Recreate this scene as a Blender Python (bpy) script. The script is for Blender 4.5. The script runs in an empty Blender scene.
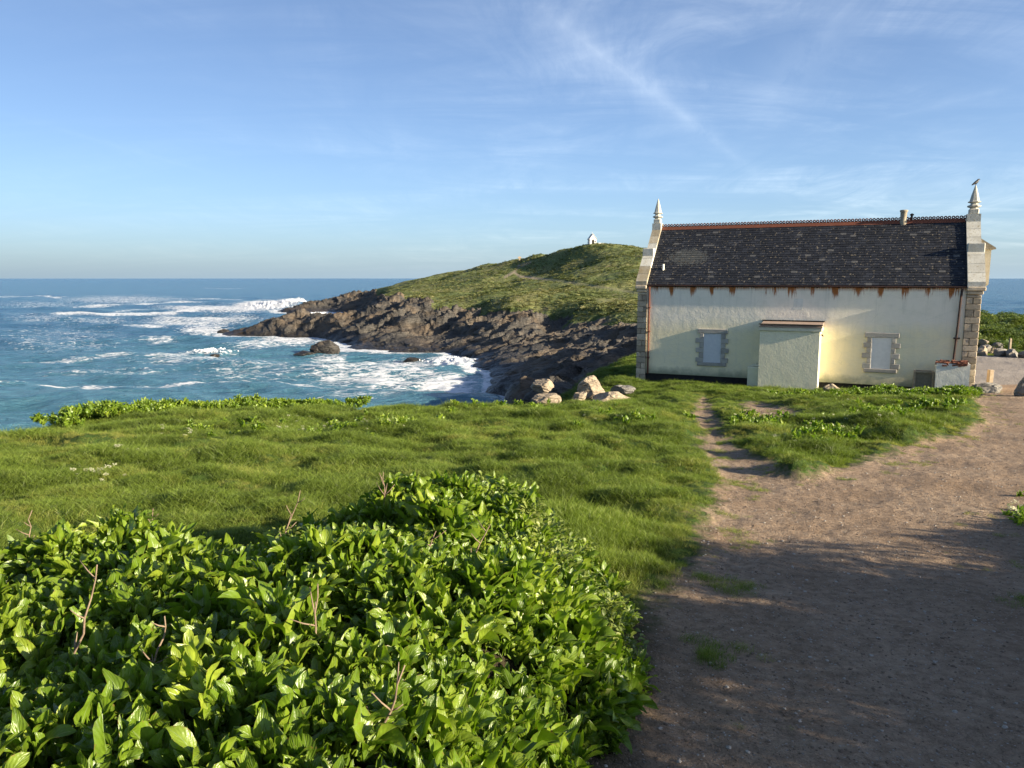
import bpy, math, random
import numpy as np
from mathutils import Vector, Matrix, Euler
random.seed(7); RNG = np.random.default_rng(11)
scn = bpy.context.scene; COL = scn.collection
R = math.radians; PI = math.pi
SUN_AZ, SUN_EL = R(117.0), R(16.5)
EYE = 18.0; PITCH = R(7.86); F = 768.0
SUN_STR, SKY_STR, EXPOSURE, SKY_DUST, SKY_SAT, CLOUD_V = 5.0, 0.079, 1.42, 0.8, 0.88, 6.8
CP, SP = math.cos(PITCH), math.sin(PITCH)

# ---------------------------------------------------------------- camera maths (used to survey the place)
def ray(px, py):
    u = (np.asarray(px, float)-512)/F; v = (384-np.asarray(py, float))/F
    fy = CP+v*SP
    return u/fy, (v*CP-SP)/fy            # X/Y, (Z-EYE)/Y
def project(x, y, z):
    zz = z-EYE
    dep = y*CP - zz*SP; up = y*SP + zz*CP
    dep = np.maximum(dep, 1e-3)
    return 512+F*x/dep, 384-F*up/dep
def sstep(a, b, x):
    t = np.clip((np.asarray(x, float)-a)/(b-a), 0, 1); return t*t*(3-2*t)

# ---------------------------------------------------------------- noise
def _h(ix, iy, seed):
    h = (ix.astype(np.int64)*374761393 + iy.astype(np.int64)*668265263 + seed*1442695041) & 0xFFFFFFFF
    h = ((h ^ (h >> 13))*1274126177) & 0xFFFFFFFF
    return (h ^ (h >> 16)) & 0xFFFFFFFF
def pn(x, y, seed=0):
    x = np.asarray(x, float); y = np.asarray(y, float)
    ix = np.floor(x); iy = np.floor(y); fx = x-ix; fy = y-iy
    ux = fx**3*(fx*(fx*6-15)+10); uy = fy**3*(fy*(fy*6-15)+10)
    def g(dx, dy):
        a = _h(ix+dx, iy+dy, seed)/4294967296.0*2*PI
        return np.cos(a)*(fx-dx)+np.sin(a)*(fy-dy)
    a = g(0,0); b = g(1,0); c = g(0,1); d = g(1,1)
    return 1.5*((a+(b-a)*ux)+((c+(d-c)*ux)-(a+(b-a)*ux))*uy)
def fbm(x, y, oct=4, seed=0, gain=.5, lac=2.03):
    s = 0; a = 1; f = 1
    for k in range(oct):
        s = s + a*pn(x*f+k*17.3, y*f-k*9.1, seed+k); a *= gain; f *= lac
    return s
def ridge(x, y, oct=4, seed=0, gain=.5):
    s = 0; a = 1; f = 1
    for k in range(oct):
        s = s + a*(1-2*np.abs(pn(x*f+k*5.7, y*f+k*3.3, seed+k))); a *= gain; f *= 2.1
    return s
def rnd_hash(ix, iy, seed): return _h(np.asarray(ix), np.asarray(iy), seed)/4294967296.0

# ---------------------------------------------------------------- objects
def tag(o, label=None, cat=None, group=None, kind=None):
    if label: o['label'] = label
    if cat: o['category'] = cat
    if group: o['group'] = group
    if kind: o['kind'] = kind
    return o
def link(o, parent=None):
    COL.objects.link(o)
    if parent is not None: o.parent = parent
    return o
def np_mesh(name, V, Fc, mats=(), smooth=True, attrs=None, uv=None, mi=None):
    """V (n,3); Fc (m,k) int array or list of such arrays"""
    me = bpy.data.meshes.new(name)
    Fs = Fc if isinstance(Fc, list) else [Fc]
    Fs = [np.asarray(f, np.int32) for f in Fs if len(f)]
    nl = sum(f.size for f in Fs); nf = sum(len(f) for f in Fs)
    me.vertices.add(len(V)); me.vertices.foreach_set('co', np.asarray(V, np.float32).ravel())
    me.loops.add(nl); me.loops.foreach_set('vertex_index', np.concatenate([f.ravel() for f in Fs]))
    me.polygons.add(nf)
    tot = np.concatenate([np.full(len(f), f.shape[1], np.int32) for f in Fs])
    st = np.concatenate([[0], np.cumsum(tot)[:-1]]).astype(np.int32)
    me.polygons.foreach_set('loop_start', st); me.polygons.foreach_set('loop_total', tot)
    if smooth: me.polygons.foreach_set('use_smooth', np.ones(nf, bool))
    if mi is not None: me.polygons.foreach_set('material_index', np.asarray(mi, np.int32))
    me.update(calc_edges=True)
    for k, a in (attrs or {}).items():
        a = np.asarray(a, np.float32)
        if a.ndim == 1:
            at = me.attributes.new(k, 'FLOAT', 'POINT'); at.data.foreach_set('value', a)
        else:
            at = me.attributes.new(k, 'FLOAT_VECTOR', 'POINT'); at.data.foreach_set('vector', a.ravel())
    if uv is not None:
        l = me.uv_layers.new(name='UVMap'); li = np.empty(nl, np.int32); me.loops.foreach_get('vertex_index', li)
        l.data.foreach_set('uv', np.asarray(uv, np.float32)[li].ravel())
    for m in mats: me.materials.append(m)
    return me
def grid_faces(nr, nc, keep=None):
    i = np.arange((nr-1)*(nc-1)); r = i//(nc-1); c = i%(nc-1)
    f = np.stack([r*nc+c, r*nc+c+1, (r+1)*nc+c+1, (r+1)*nc+c], 1)
    return f if keep is None else f[keep]
def sub_mesh(V, Fc, attrs):
    used = np.unique(Fc); m = np.full(len(V), -1, np.int64); m[used] = np.arange(len(used))
    return V[used], m[Fc], {k: a[used] for k, a in attrs.items()}

class MB:                                   # plain mesh builder for built things
    def __init__(s): s.v = []; s.f = []; s.mi = []; s.att = []
    def add(s, vs, fs, m=0, a=0.0):
        n = len(s.v); s.v += [tuple(p) for p in vs]; s.f += [tuple(n+i for i in f) for f in fs]; s.mi += [m]*len(fs); s.att += [a]*len(vs)
    def box(s, x0, x1, y0, y1, z0, z1, m=0, j=0.0, a=0.0, bev=0.0):
        q = lambda: random.uniform(-j, j)
        if bev <= 0:
            vs = [(x+q(), y+q(), z+q()) for z in (z0, z1) for x, y in ((x0,y0),(x1,y0),(x1,y1),(x0,y1))]
            s.add(vs, [(3,2,1,0),(4,5,6,7),(0,1,5,4),(1,2,6,5),(2,3,7,6),(3,0,4,7)], m, a)
        else:
            b = min(bev, (x1-x0)*.45, (y1-y0)*.45, (z1-z0)*.45); vs = []
            for z, e in ((z0, b), (z0+b, 0), (z1-b, 0), (z1, b)):
                for x, y, sx, sy in ((x0,y0,1,1),(x1,y0,-1,1),(x1,y1,-1,-1),(x0,y1,1,-1)):
                    dx, dy = q(), q()
                    if (sx*sy) > 0: vs += [(x+dx+sx*e, y+dy+sy*(b+e), z), (x+dx+sx*(b+e), y+dy+sy*e, z)]
                    else: vs += [(x+dx+sx*(b+e), y+dy+sy*e, z), (x+dx+sx*e, y+dy+sy*(b+e), z)]
            fs = [tuple(range(7,-1,-1)), tuple(range(24,32))]
            for l in range(3):
                for k in range(8): fs.append((l*8+k, l*8+(k+1)%8, (l+1)*8+(k+1)%8, (l+1)*8+k))
            s.add(vs, fs, m, a)
    def prism(s, pts, y0, y1, m=0, a=0.0):   # pts in x,z ; extruded in y
        n = len(pts); vs = [(x, y0, z) for x, z in pts]+[(x, y1, z) for x, z in pts]
        s.add(vs, [tuple(range(n)), tuple(range(2*n-1, n-1, -1))]+[(i, n+i, n+(i+1)%n, (i+1)%n) for i in range(n)], m, a)
    def prism_x(s, pts, x0, x1, m=0, a=0.0): # pts in y,z ; extruded in x
        n = len(pts); vs = [(x0, y, z) for y, z in pts]+[(x1, y, z) for y, z in pts]
        s.add(vs, [tuple(range(n-1,-1,-1)), tuple(range(n, 2*n))]+[((i+1)%n, n+(i+1)%n, n+i, i) for i in range(n)], m, a)
    def lathe(s, cx, cy, prof, n=16, m=0, sq=False):
        vs = []; fs = []
        for r, z in prof:
            for k in range(n):
                t = 2*PI*(k+.5)/n; vs.append((cx+r*math.cos(t), cy+r*math.sin(t), z))
        for l in range(len(prof)-1):
            for k in range(n): fs.append((l*n+k, l*n+(k+1)%n, (l+1)*n+(k+1)%n, (l+1)*n+k))
        fs.append(tuple(range(n-1,-1,-1))); fs.append(tuple(range((len(prof)-1)*n, len(prof)*n)))
        s.add(vs, fs, m)
    def tube(s, pts, rad, n=8, m=0, a=0.0):
        pts = [Vector(p) for p in pts]; vs = []; fs = []; rs = rad if hasattr(rad, '__len__') else [rad]*len(pts)
        for i, p in enumerate(pts):
            d = (pts[min(i+1, len(pts)-1)]-pts[max(i-1, 0)]).normalized()
            u = d.orthogonal().normalized() if i == 0 else (u-d*u.dot(d)).normalized()
            w = d.cross(u)
            for k in range(n):
                t = 2*PI*k/n; vs.append(p+(u*math.cos(t)+w*math.sin(t))*rs[i])
        for i in range(len(pts)-1):
            for k in range(n): fs.append((i*n+k, i*n+(k+1)%n, (i+1)*n+(k+1)%n, (i+1)*n+k))
        fs.append(tuple(range(n-1,-1,-1))); fs.append(tuple(range((len(pts)-1)*n, len(pts)*n)))
        s.add(vs, fs, m, a)
    def build(s, name, mats, parent=None, smooth=False):
        me = bpy.data.meshes.new(name); me.from_pydata(s.v, [], s.f); 
        for m in (mats if isinstance(mats, (list, tuple)) else [mats]): me.materials.append(m)
        me.polygons.foreach_set('material_index', s.mi)
        at = me.attributes.new('tint', 'FLOAT', 'POINT'); at.data.foreach_set('value', s.att)
        if smooth: me.polygons.foreach_set('use_smooth', [True]*len(me.polygons))
        me.update()
        o = bpy.data.objects.new(name, me); return link(o, parent)
def empty(name, loc, rz=0, parent=None):
    o = bpy.data.objects.new(name, None); o.location = loc; o.rotation_euler = (0, 0, rz); o.empty_display_size = .3
    return link(o, parent)

# ---------------------------------------------------------------- material helper
class NM:
    def __init__(s, name, world=None):
        if world is None:
            s.mat = bpy.data.materials.new(name); s.mat.use_nodes = True; s.t = s.mat.node_tree
        else: s.t = world.node_tree
        s.t.nodes.clear(); s.n = s.t.nodes
    def new(s, typ, **kw):
        n = s.n.new(typ)
        for k, v in kw.items(): setattr(n, k, v)
        return n
    def put(s, sock, v):
        if v is None: return
        if isinstance(v, bpy.types.NodeSocket): s.t.links.new(v, sock)
        elif hasattr(v, '__len__') and sock.type == 'RGBA' and len(v) == 3: sock.default_value = (*v, 1)
        elif sock.type == 'RGBA' and not hasattr(v, '__len__'): sock.default_value = (v, v, v, 1)
        else: sock.default_value = v
    def math(s, op, a, b=None, c=None, clamp=False):
        n = s.new('ShaderNodeMath', operation=op, use_clamp=clamp)
        for i, v in enumerate((a, b, c)): s.put(n.inputs[i], v)
        return n.outputs[0]
    def vmath(s, op, a, b=None, scale=None):
        n = s.new('ShaderNodeVectorMath', operation=op); s.put(n.inputs[0], a); s.put(n.inputs[1], b)
        if scale is not None: s.put(n.inputs['Scale'], scale)
        return n.outputs['Value'] if op in ('DOT_PRODUCT', 'LENGTH') else n.outputs[0]
    def obj(s): return s.new('ShaderNodeTexCoord').outputs['Object']
    def geo(s, k='Position'): return s.new('ShaderNodeNewGeometry').outputs[k]
    def uv(s): return s.new('ShaderNodeTexCoord').outputs['UV']
    def map(s, v, scale=(1,1,1), rot=(0,0,0), loc=(0,0,0)):
        n = s.new('ShaderNodeMapping'); s.put(n.inputs[0], v); n.inputs['Scale'].default_value = scale; n.inputs['Rotation'].default_value = rot; n.inputs['Location'].default_value = loc
        return n.outputs[0]
    def noise(s, v, scale=5, detail=5, rough=.55, dist=0, out='Fac'):
        n = s.new('ShaderNodeTexNoise'); s.put(n.inputs['Vector'], v); s.put(n.inputs['Scale'], scale); n.inputs['Detail'].default_value = detail
        n.inputs['Roughness'].default_value = rough; n.inputs['Distortion'].default_value = dist; return n.outputs[out]
    def voro(s, v, scale=5, feature='F1', out='Distance', rnd=1):
        n = s.new('ShaderNodeTexVoronoi', feature=feature); s.put(n.inputs['Vector'], v); n.inputs['Scale'].default_value = scale; n.inputs['Randomness'].default_value = rnd
        return n.outputs[out]
    def attr(s, name, typ='GEOMETRY', out='Fac'):
        return s.new('ShaderNodeAttribute', attribute_name=name, attribute_type=typ).outputs[out]
    def ramp(s, f, stops, interp='LINEAR'):
        n = s.new('ShaderNodeValToRGB'); s.put(n.inputs[0], f); cr = n.color_ramp; cr.interpolation = interp
        while len(cr.elements) < len(stops): cr.elements.new(.5)
        for e, (p, c) in zip(cr.elements, stops):
            e.position = p; e.color = (c, c, c, 1) if not hasattr(c, '__len__') else (*c, 1)
        return n.outputs[0]
    def rng(s, f, a, b, c=0, d=1, clamp=True):
        n = s.new('ShaderNodeMapRange', clamp=clamp); s.put(n.inputs[0], f)
        for i, v in enumerate((a, b, c, d)): n.inputs[i+1].default_value = v
        return n.outputs[0]
    def mix(s, f, a, b, mode='MIX'):
        n = s.new('ShaderNodeMix', data_type='RGBA', blend_type=mode); s.put(n.inputs[0], f); s.put(n.inputs[6], a); s.put(n.inputs[7], b); return n.outputs[2]
    def bump(s, h, strength=.5, dist=.02, nrm=None):
        n = s.new('ShaderNodeBump'); n.inputs['Strength'].default_value = strength; n.inputs['Distance'].default_value = dist; s.put(n.inputs['Height'], h)
        if nrm is not None: s.put(n.inputs['Normal'], nrm)
        return n.outputs[0]
    def sep(s, v):
        n = s.new('ShaderNodeSeparateXYZ'); s.put(n.inputs[0], v); return n.outputs
    def comb(s, x, y, z):
        n = s.new('ShaderNodeCombineXYZ')
        for i, v in enumerate((x, y, z)): s.put(n.inputs[i], v)
        return n.outputs[0]
    def bsdf(s, col, rough=.8, nrm=None, spec=.4, out=True, **kw):
        n = s.new('ShaderNodeBsdfPrincipled'); s.put(n.inputs['Base Color'], col); s.put(n.inputs['Roughness'], rough); s.put(n.inputs['Specular IOR Level'], spec)
        if nrm is not None: s.put(n.inputs['Normal'], nrm)
        for k, v in kw.items(): s.put(n.inputs[k.replace('_', ' ')], v)
        if out: s.out(n.outputs[0])
        return n.outputs[0]
    def out(s, sh):
        o = s.new('ShaderNodeOutputMaterial'); s.t.links.new(sh, o.inputs[0])
    def mixsh(s, f, a, b):
        n = s.new('ShaderNodeMixShader'); s.put(n.inputs[0], f); s.t.links.new(a, n.inputs[1]); s.t.links.new(b, n.inputs[2]); return n.outputs[0]

# ---------------------------------------------------------------- scatter of tiny plants (only for stuff nobody could count)
def scatter(name, P, rot, scl, idx, tint, templates, kind_tags):
    me = bpy.data.meshes.new(name); me.vertices.add(len(P)); me.vertices.foreach_set('co', np.asarray(P, np.float32).ravel())
    at = me.attributes.new('rot', 'FLOAT_VECTOR', 'POINT'); at.data.foreach_set('vector', np.asarray(rot, np.float32).ravel())
    at = me.attributes.new('scl', 'FLOAT_VECTOR', 'POINT'); s3 = np.asarray(scl, np.float32); s3 = np.repeat(s3[:, None], 3, 1) if s3.ndim == 1 else s3; at.data.foreach_set('vector', s3.ravel())
    at = me.attributes.new('idx', 'INT', 'POINT'); at.data.foreach_set('value', np.asarray(idx, np.int32))
    at = me.attributes.new('tint', 'FLOAT', 'POINT'); at.data.foreach_set('value', np.asarray(tint, np.float32))
    o = link(bpy.data.objects.new(name, me))
    c = bpy.data.collections.new(name+'_clumps')
    for t in templates: c.objects.link(t)
    ng = bpy.data.node_groups.new(name+'_nodes', 'GeometryNodeTree')
    ng.interface.new_socket(name='Geometry', in_out='INPUT', socket_type='NodeSocketGeometry')
    ng.interface.new_socket(name='Geometry', in_out='OUTPUT', socket_type='NodeSocketGeometry')
    N = ng.nodes; L = ng.links
    gi = N.new('NodeGroupInput'); go = N.new('NodeGroupOutput'); ip = N.new('GeometryNodeInstanceOnPoints')
    ci = N.new('GeometryNodeCollectionInfo'); ci.inputs[0].default_value = c; ci.inputs[1].default_value = True; ci.inputs[2].default_value = True
    def na(nm, dt):
        n = N.new('GeometryNodeInputNamedAttribute'); n.data_type = dt; n.inputs[0].default_value = nm
        return n.outputs[0]
    L.new(gi.outputs[0], ip.inputs['Points']); L.new(ci.outputs[0], ip.inputs['Instance']); ip.inputs['Pick Instance'].default_value = True
    L.new(na('idx', 'INT'), ip.inputs['Instance Index'])
    er = N.new('FunctionNodeEulerToRotation'); L.new(na('rot', 'FLOAT_VECTOR'), er.inputs[0]); L.new(er.outputs[0], ip.inputs['Rotation'])
    L.new(na('scl', 'FLOAT_VECTOR'), ip.inputs['Scale']); L.new(ip.outputs[0], go.inputs[0])
    m = o.modifiers.new('scatter', 'NODES'); m.node_group = ng
    tag(o, *kind_tags, kind='stuff')
    return o
# ================================================================ SURVEY OF THE LAND
A0 = np.array([6.79, 38.80]); B0 = np.array([19.37, 32.95]); TX = (B0-A0)/np.linalg.norm(B0-A0); NX = np.array([-TX[1], TX[0]])
LW = float(np.linalg.norm(B0-A0)); WALL_AZ = math.atan2(TX[1], TX[0])
def loc2w(s, t, z=0): p = A0+TX*s+NX*t; return (float(p[0]), float(p[1]), z)

def gz0(x, y):
    x = np.asarray(x, float); y = np.asarray(y, float)
    z = 16.4-.097*y
    flat = 12.86
    k = 12.0*(z-flat); z = flat+np.log1p(np.exp(np.clip(k, -40, 40)))/12.0      # levels off at the building
    return np.where(y < -5, 16.4+.485, z)
def on_ground(px, py, lift=0.0):
    a, s = ray(px, py); y = np.full(np.shape(a), 12.0)
    for _ in range(60): y = y*.5+.5*np.clip((gz0(a*y, y)+lift-EYE)/s, .5, 90)
    return np.stack([a*y, y], -1)
def poly_sd(P, X, Y):                       # signed distance to a polygon, + inside
    P = np.asarray(P, float); d = np.full(X.shape, 1e9); ins = np.zeros(X.shape, bool)
    for i in range(len(P)):
        ax, ay = P[i]; bx, by = P[(i+1)%len(P)]
        ex, ey = bx-ax, by-ay; t = np.clip(((X-ax)*ex+(Y-ay)*ey)/(ex*ex+ey*ey+1e-12), 0, 1)
        d = np.minimum(d, (X-ax-ex*t)**2+(Y-ay-ey*t)**2)
        c = ((ay > Y) != (by > Y)) & (X < (bx-ax)*(Y-ay)/(by-ay+1e-12)+ax); ins ^= c
    d = np.sqrt(d); return np.where(ins, d, -d)
def line_d(P, X, Y):
    P = np.asarray(P, float); d = np.full(X.shape, 1e9)
    for i in range(len(P)-1):
        ax, ay = P[i]; bx, by = P[i+1]; ex, ey = bx-ax, by-ay
        t = np.clip(((X-ax)*ex+(Y-ay)*ey)/(ex*ex+ey*ey+1e-12), 0, 1); d = np.minimum(d, np.hypot(X-ax-ex*t, Y-ay-ey*t))
    return d
G = lambda *p: [tuple(on_ground(np.array(q[0], float), np.array(q[1], float))) for q in p]
# seaward edge of the near land (plan), the bed of big leaves, the paths
EDGE = [(-60,-30),(-40,0),(-22,8),(-14,12.6),(-10.7,15.2),(-10.9,17.4),(-10.9,20.3),(-8.8,22.2),(-6.0,23.0),(-2.8,23.5),(.4,24.5),(1.8,25.5),(2.7,27.6),(3.7,29.2),(4.5,33),(5.1,38),(5.5,44),(9,52),(16,60),(24,70),(34,78),(70,80),(90,60),(90,-40),(-60,-40)]
BED = [(-.15,.2),(.0,1.5),(.22,2.3),(.52,3.2),(.68,4.1),(.66,4.9),(.50,5.7),(.32,6.45),(-.2,6.35),(-.6,5.75),(-1.1,5.35),(-2.1,4.85),(-3.2,4.15),(-4.4,3.75),(-7,3.4),(-9,2),(-9,-1.5),(-.4,-1.5)]
PATH = G((612,768),(636,705),(648,655),(652,622),(668,604),(690,588),(703,556),(712,528),(722,505),(728,490),(719,466),(710,446),(702,424),(696,404)) + G((705,397),(710,412),(716,430),(737,452),(768,464),(772,474),(800,477),(842,470),(890,456),(934,441),(968,431),(990,421),(984,409),(974,401)) + [(21.0,33.2),(22.6,38.0),(24.2,50),(30,50),(31,36),(27,27),(20,20.5),(13.5,14),(8.2,9.3),(5.2,7.3),(4.3,6.0),(3.6,4.6),(3.3,3.0),(3.2,1),(3.4,-6),(.3,-6),(.0,-1),(.15,1.2)]
BARE = G((752,402),(770,404),(790,412),(770,420),(748,414))
CARPARK = [(21.2,37.5),(19.0,46),(20.0,52.2),(30,51.2),(45,50.5),(75,50),(75,36),(40,35),(31,35.5),(26,37)]
HEDGE = [(27,18.5),(21,13.4),(14.6,7.8),(9.9,4.1),(7.0,1.3),(5.7,-2.5),(5.7,-9)]
FOOT = [tuple(A0+TX*(-.6)-NX*.0), tuple(B0+TX*.7), tuple(B0+TX*.7+NX*5.4), tuple(A0+TX*(-.6)+NX*5.4)]
BLDG_SD = lambda X, Y: poly_sd(FOOT, X, Y)

def surf(X, Y, fine=True):
    """height and zone masks of the near ground"""
    z = gz0(X, Y)
    w = .22*pn(X*.9, Y*.9, 3)+.10*pn(X*3.1, Y*3.1, 4)
    pth = poly_sd(PATH, X, Y)+w*.8*sstep(2, 8, Y)+.07*pn(X*5, Y*5, 44)
    bare = poly_sd(BARE, X, Y)+.35*pn(X*1.3, Y*1.3, 5)
    pm = np.maximum(pth, bare*.6)
    car = poly_sd(CARPARK, X, Y)+.25*pn(X*.8, Y*.8, 6)
    bed = poly_sd(BED, X, Y)+.12*pn(X*1.7, Y*1.7, 7)
    bs = BLDG_SD(X, Y)
    grass = sstep(.05, -.55, pm)*sstep(.1, -.5, car)
    near_b = sstep(-2.5, -.4, bs)
    lump = .15*pn(X*.45, Y*.5, 12)+.18*pn(X*.85+3, Y*1.05, 13)+.09*pn(X*2.0, Y*2.3, 14)+.02*pn(X*6, Y*7, 15)
    z = z+grass*(lump*(1-.7*near_b)*sstep(1.5, 5, Y+np.abs(X)*.2)+.05)
    z = z+(1-grass)*(.025*pn(X*.8, Y*.8, 20)+.014*pn(X*2.6, Y*2.6, 21)+.007*pn(X*8, Y*8, 22))-.05*sstep(-.3, .25, pm)
    # a rise of grass in front of the right window, and one against the left corner
    z = z-.20*sstep(7, 13, X)*sstep(24, 29, Y)*grass+.10*np.exp(-(((X-14.2)/3.4)**2+((Y-29.4)/2.0)**2))*grass
    z = z+.50*np.exp(-(((X-4.9)/1.1)**2+((Y-36.6)/1.4)**2))*grass
    z = z-.05*near_b-.26*np.exp(-(((X-1.8)/3.2)**2+((Y-27.2)/2.6)**2))
    # mound under the leaf bed, bank on the right
    z = z+.28*sstep(.0, .6, bed)*(1+.2*pn(X*1.1, Y*1.1, 31))
    hd = line_d(HEDGE, X, Y)
    z = z+(.70+.58*sstep(4.4, 1.6, Y)+.2*pn(X*.7, Y*.7, 33))*sstep(3.0, .7, hd)
    # fall to the shore beyond the edge
    e = poly_sd(EDGE, X, Y)+.5*pn(X*.35, Y*.35, 8)+.2*pn(X*1.1, Y*1.1, 9)
    z = z-.30*sstep(3.6, .2, e)*sstep(9, 14, Y)*sstep(9, 6, X)
    out = np.maximum(-e, 0)
    drop = np.where(out < 1.2, .35*out*out, .504+.84*(out-1.2))
    drop = drop*(1-.72*np.exp(-(((X-2.6)/2.2)**2+((Y-29.2)/2.0)**2)))
    z = z-np.minimum(drop, z+3)
    # scrub behind the car park (right, then down to the sea)
    scr = sstep(54.5, 63, Y)*sstep(15, 26, X)
    z = z+scr*(1.15+.45*pn(X*.16, Y*.16, 40)+.5*pn(X*.5, Y*.5, 41))
    return z, dict(path=pm, car=car, bed=bed, grass=grass, edge=e, bsd=bs, hedge=hd, scrub=scr)

def ground_height(X, Y):
    X = np.atleast_1d(np.asarray(X, float)); Y = np.atleast_1d(np.asarray(Y, float)); return surf(X, Y)[0]
def gh(x, y): return float(ground_height(x, y)[0])

# polar sheet, fine where the eye looks
ang = np.concatenate([np.linspace(-180, -42, 90)[:-1], np.linspace(-42, 42, 1060), np.linspace(42, 180, 90)[1:]])*PI/180
rad = np.concatenate([[.05], np.geomspace(.4, 95, 470)])
AA, RR = np.meshgrid(ang, rad); GX = (RR*np.sin(AA)).ravel(); GY = (RR*np.cos(AA)).ravel()
GZ, M = surf(GX, GY)
GV = np.stack([GX, GY, GZ], 1); GF = grid_faces(len(rad), len(ang))[:, ::-1]
fm = lambda k: M[k][GF].mean(1)
is_car = fm('car') > 0; is_path = (fm('path') > 0) & ~is_car
att = dict(path=M['path'], car=M['car'], bed=M['bed'], edge=M['edge'], scrub=M['scrub'])

# ---------------- the far headland: columns surveyed as (distance, height read in the photograph)
COLS = {
 150:[(200,None),(300,None),(500,None)],
 205:[(200,None),(262,None),(300,None)],
 232:[(236,None),(248,331.5),(254,330),(262,None)],
 262:[(236,None),(247,333),(254,324),(262,326),(276,None)],
 285:[(225,None),(238,335.5),(250,318),(262,320),(285,None),(395,None),(410,310.5),(420,307.5),(432,None)],
 305:[(220,None),(232,338),(244,321),(256,313),(268,317),(295,None),(385,None),(402,312),(416,304),(432,304.5),(450,None)],
 330:[(196,None),(207,344),(222,330),(240,318),(252,317),(300,None),(385,None),(405,312),(422,301),(440,300),(465,None)],
 352:[(183,None),(190,351),(206,335),(228,322),(246,315.5),(300,None),(372,None),(400,310),(425,297.5),(450,295.5),(485,None)],
 385:[(177,None),(184,353.5),(198,338),(215,322),(235,309),(262,301),(300,297),(360,292.5),(430,288.5),(450,288),(490,None)],
 405:[(178,None),(185,353),(200,335),(218,316),(236,304),(270,297),(320,291),(380,286),(430,282),(450,283),(500,None)],
 430:[(179,None),(186,352.5),(200,336),(216,319),(232,307),(262,297),(310,289),(370,281),(415,276.5),(440,280),(500,None)],
 455:[(170,None),(177,357),(192,342),(212,326),(232,306),(255,297),(300,288),(360,277),(405,270.5),(430,275),(490,None)],
 474:[(150,None),(158,367),(176,350),(198,334),(222,311),(238,299),(285,289),(345,275),(392,266.5),(420,272),(480,None)],
 490:[(112,None),(124,390),(150,369),(172,352),(192,335),(212,312),(226,297),(270,289.5),(330,275),(385,263.5),(410,270),(470,None)],
 515:[(92,398),(118,384),(146,364),(168,347),(190,330),(206,310),(216,297),(258,290),(315,276),(365,259),(390,266),(460,None)],
 540:[(70,404),(95,393),(122,376),(150,358),(172,340),(192,323),(206,307),(213,297),(250,289),(305,272),(350,253),(375,262),(450,None)],
 566:[(60,404),(88,388),(116,371),(145,352),(168,335),(188,318),(200,305),(208,298),(242,288),(290,268),(332,247.5),(358,258),(440,None)],
 592:[(50,408),(78,391),(106,372),(135,353),(158,338),(180,318),(194,304),(202,298),(235,287),(275,266),(316,242.5),(345,254),(430,None)],
 620:[(46,408),(68,392),(98,372),(128,352),(150,337),(172,318),(186,305),(195,299),(225,288),(268,264),(305,242),(335,254),(420,None)],
 645:[(46,405),(62,391),(90,371),(120,350),(145,334),(166,318),(180,305),(190,299),(220,287),(260,265),(298,246),(330,258),(410,None)],
 690:[(46,395),(60,378),(80,354),(115,330),(145,313),(180,302),(220,288),(262,268),(300,254),(330,268),(400,None)],
 760:[(46,388),(60,370),(80,341),(115,315),(150,305),(200,296),(260,280),(300,276),(360,None)],
 850:[(46,388),(60,366),(80,340),(110,325),(150,312),(200,306),(250,305),(300,None)],
 915:[(46,None),(100,None),(125,None)],
 1200:[(46,None),(100,None),(125,None)],
}
DG = np.geomspace(40, 620, 520); KX = sorted(COLS); tabZ = []
KA = np.array([float(ray(k, 300)[0]) for k in KX])
for k in KX:
    ds = []; zs = []
    for d, py in COLS[k]:
        ds.append(d); zs.append(-4.0 if py is None else EYE+d*float(ray(k, py)[1]))
    ds = [38]+ds+[640]; zs = [zs[0]]+zs+[zs[-1]]
    tabZ.append(np.interp(np.log(DG), np.log(ds), zs))
tabZ = np.array(tabZ)
AG = np.linspace(-.72, .95, 700)
T2 = np.array([np.interp(AG, KA, tabZ[:, j]) for j in range(len(DG))]).T      # (AG, DG)
def blur(T, n, ax):
    ker = np.hanning(n+2)[1:-1]; ker /= ker.sum(); return np.apply_along_axis(lambda v: np.convolve(np.pad(v, n//2, 'edge'), ker, 'valid'), ax, T)
T2 = blur(blur(T2, 13, 0), 7, 1)
def tab(T, a, d):
    i = np.clip((a-AG[0])/(AG[1]-AG[0]), 0, len(AG)-1.001); j = np.clip(np.log(d/DG[0])/np.log(DG[1]/DG[0]), 0, len(DG)-1.001)
    i0 = i.astype(int); j0 = j.astype(int); fi = i-i0; fj = j-j0
    return (T[i0, j0]*(1-fi)+T[i0+1, j0]*fi)*(1-fj)+(T[i0, j0+1]*(1-fi)+T[i0+1, j0+1]*fi)*fj
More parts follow.
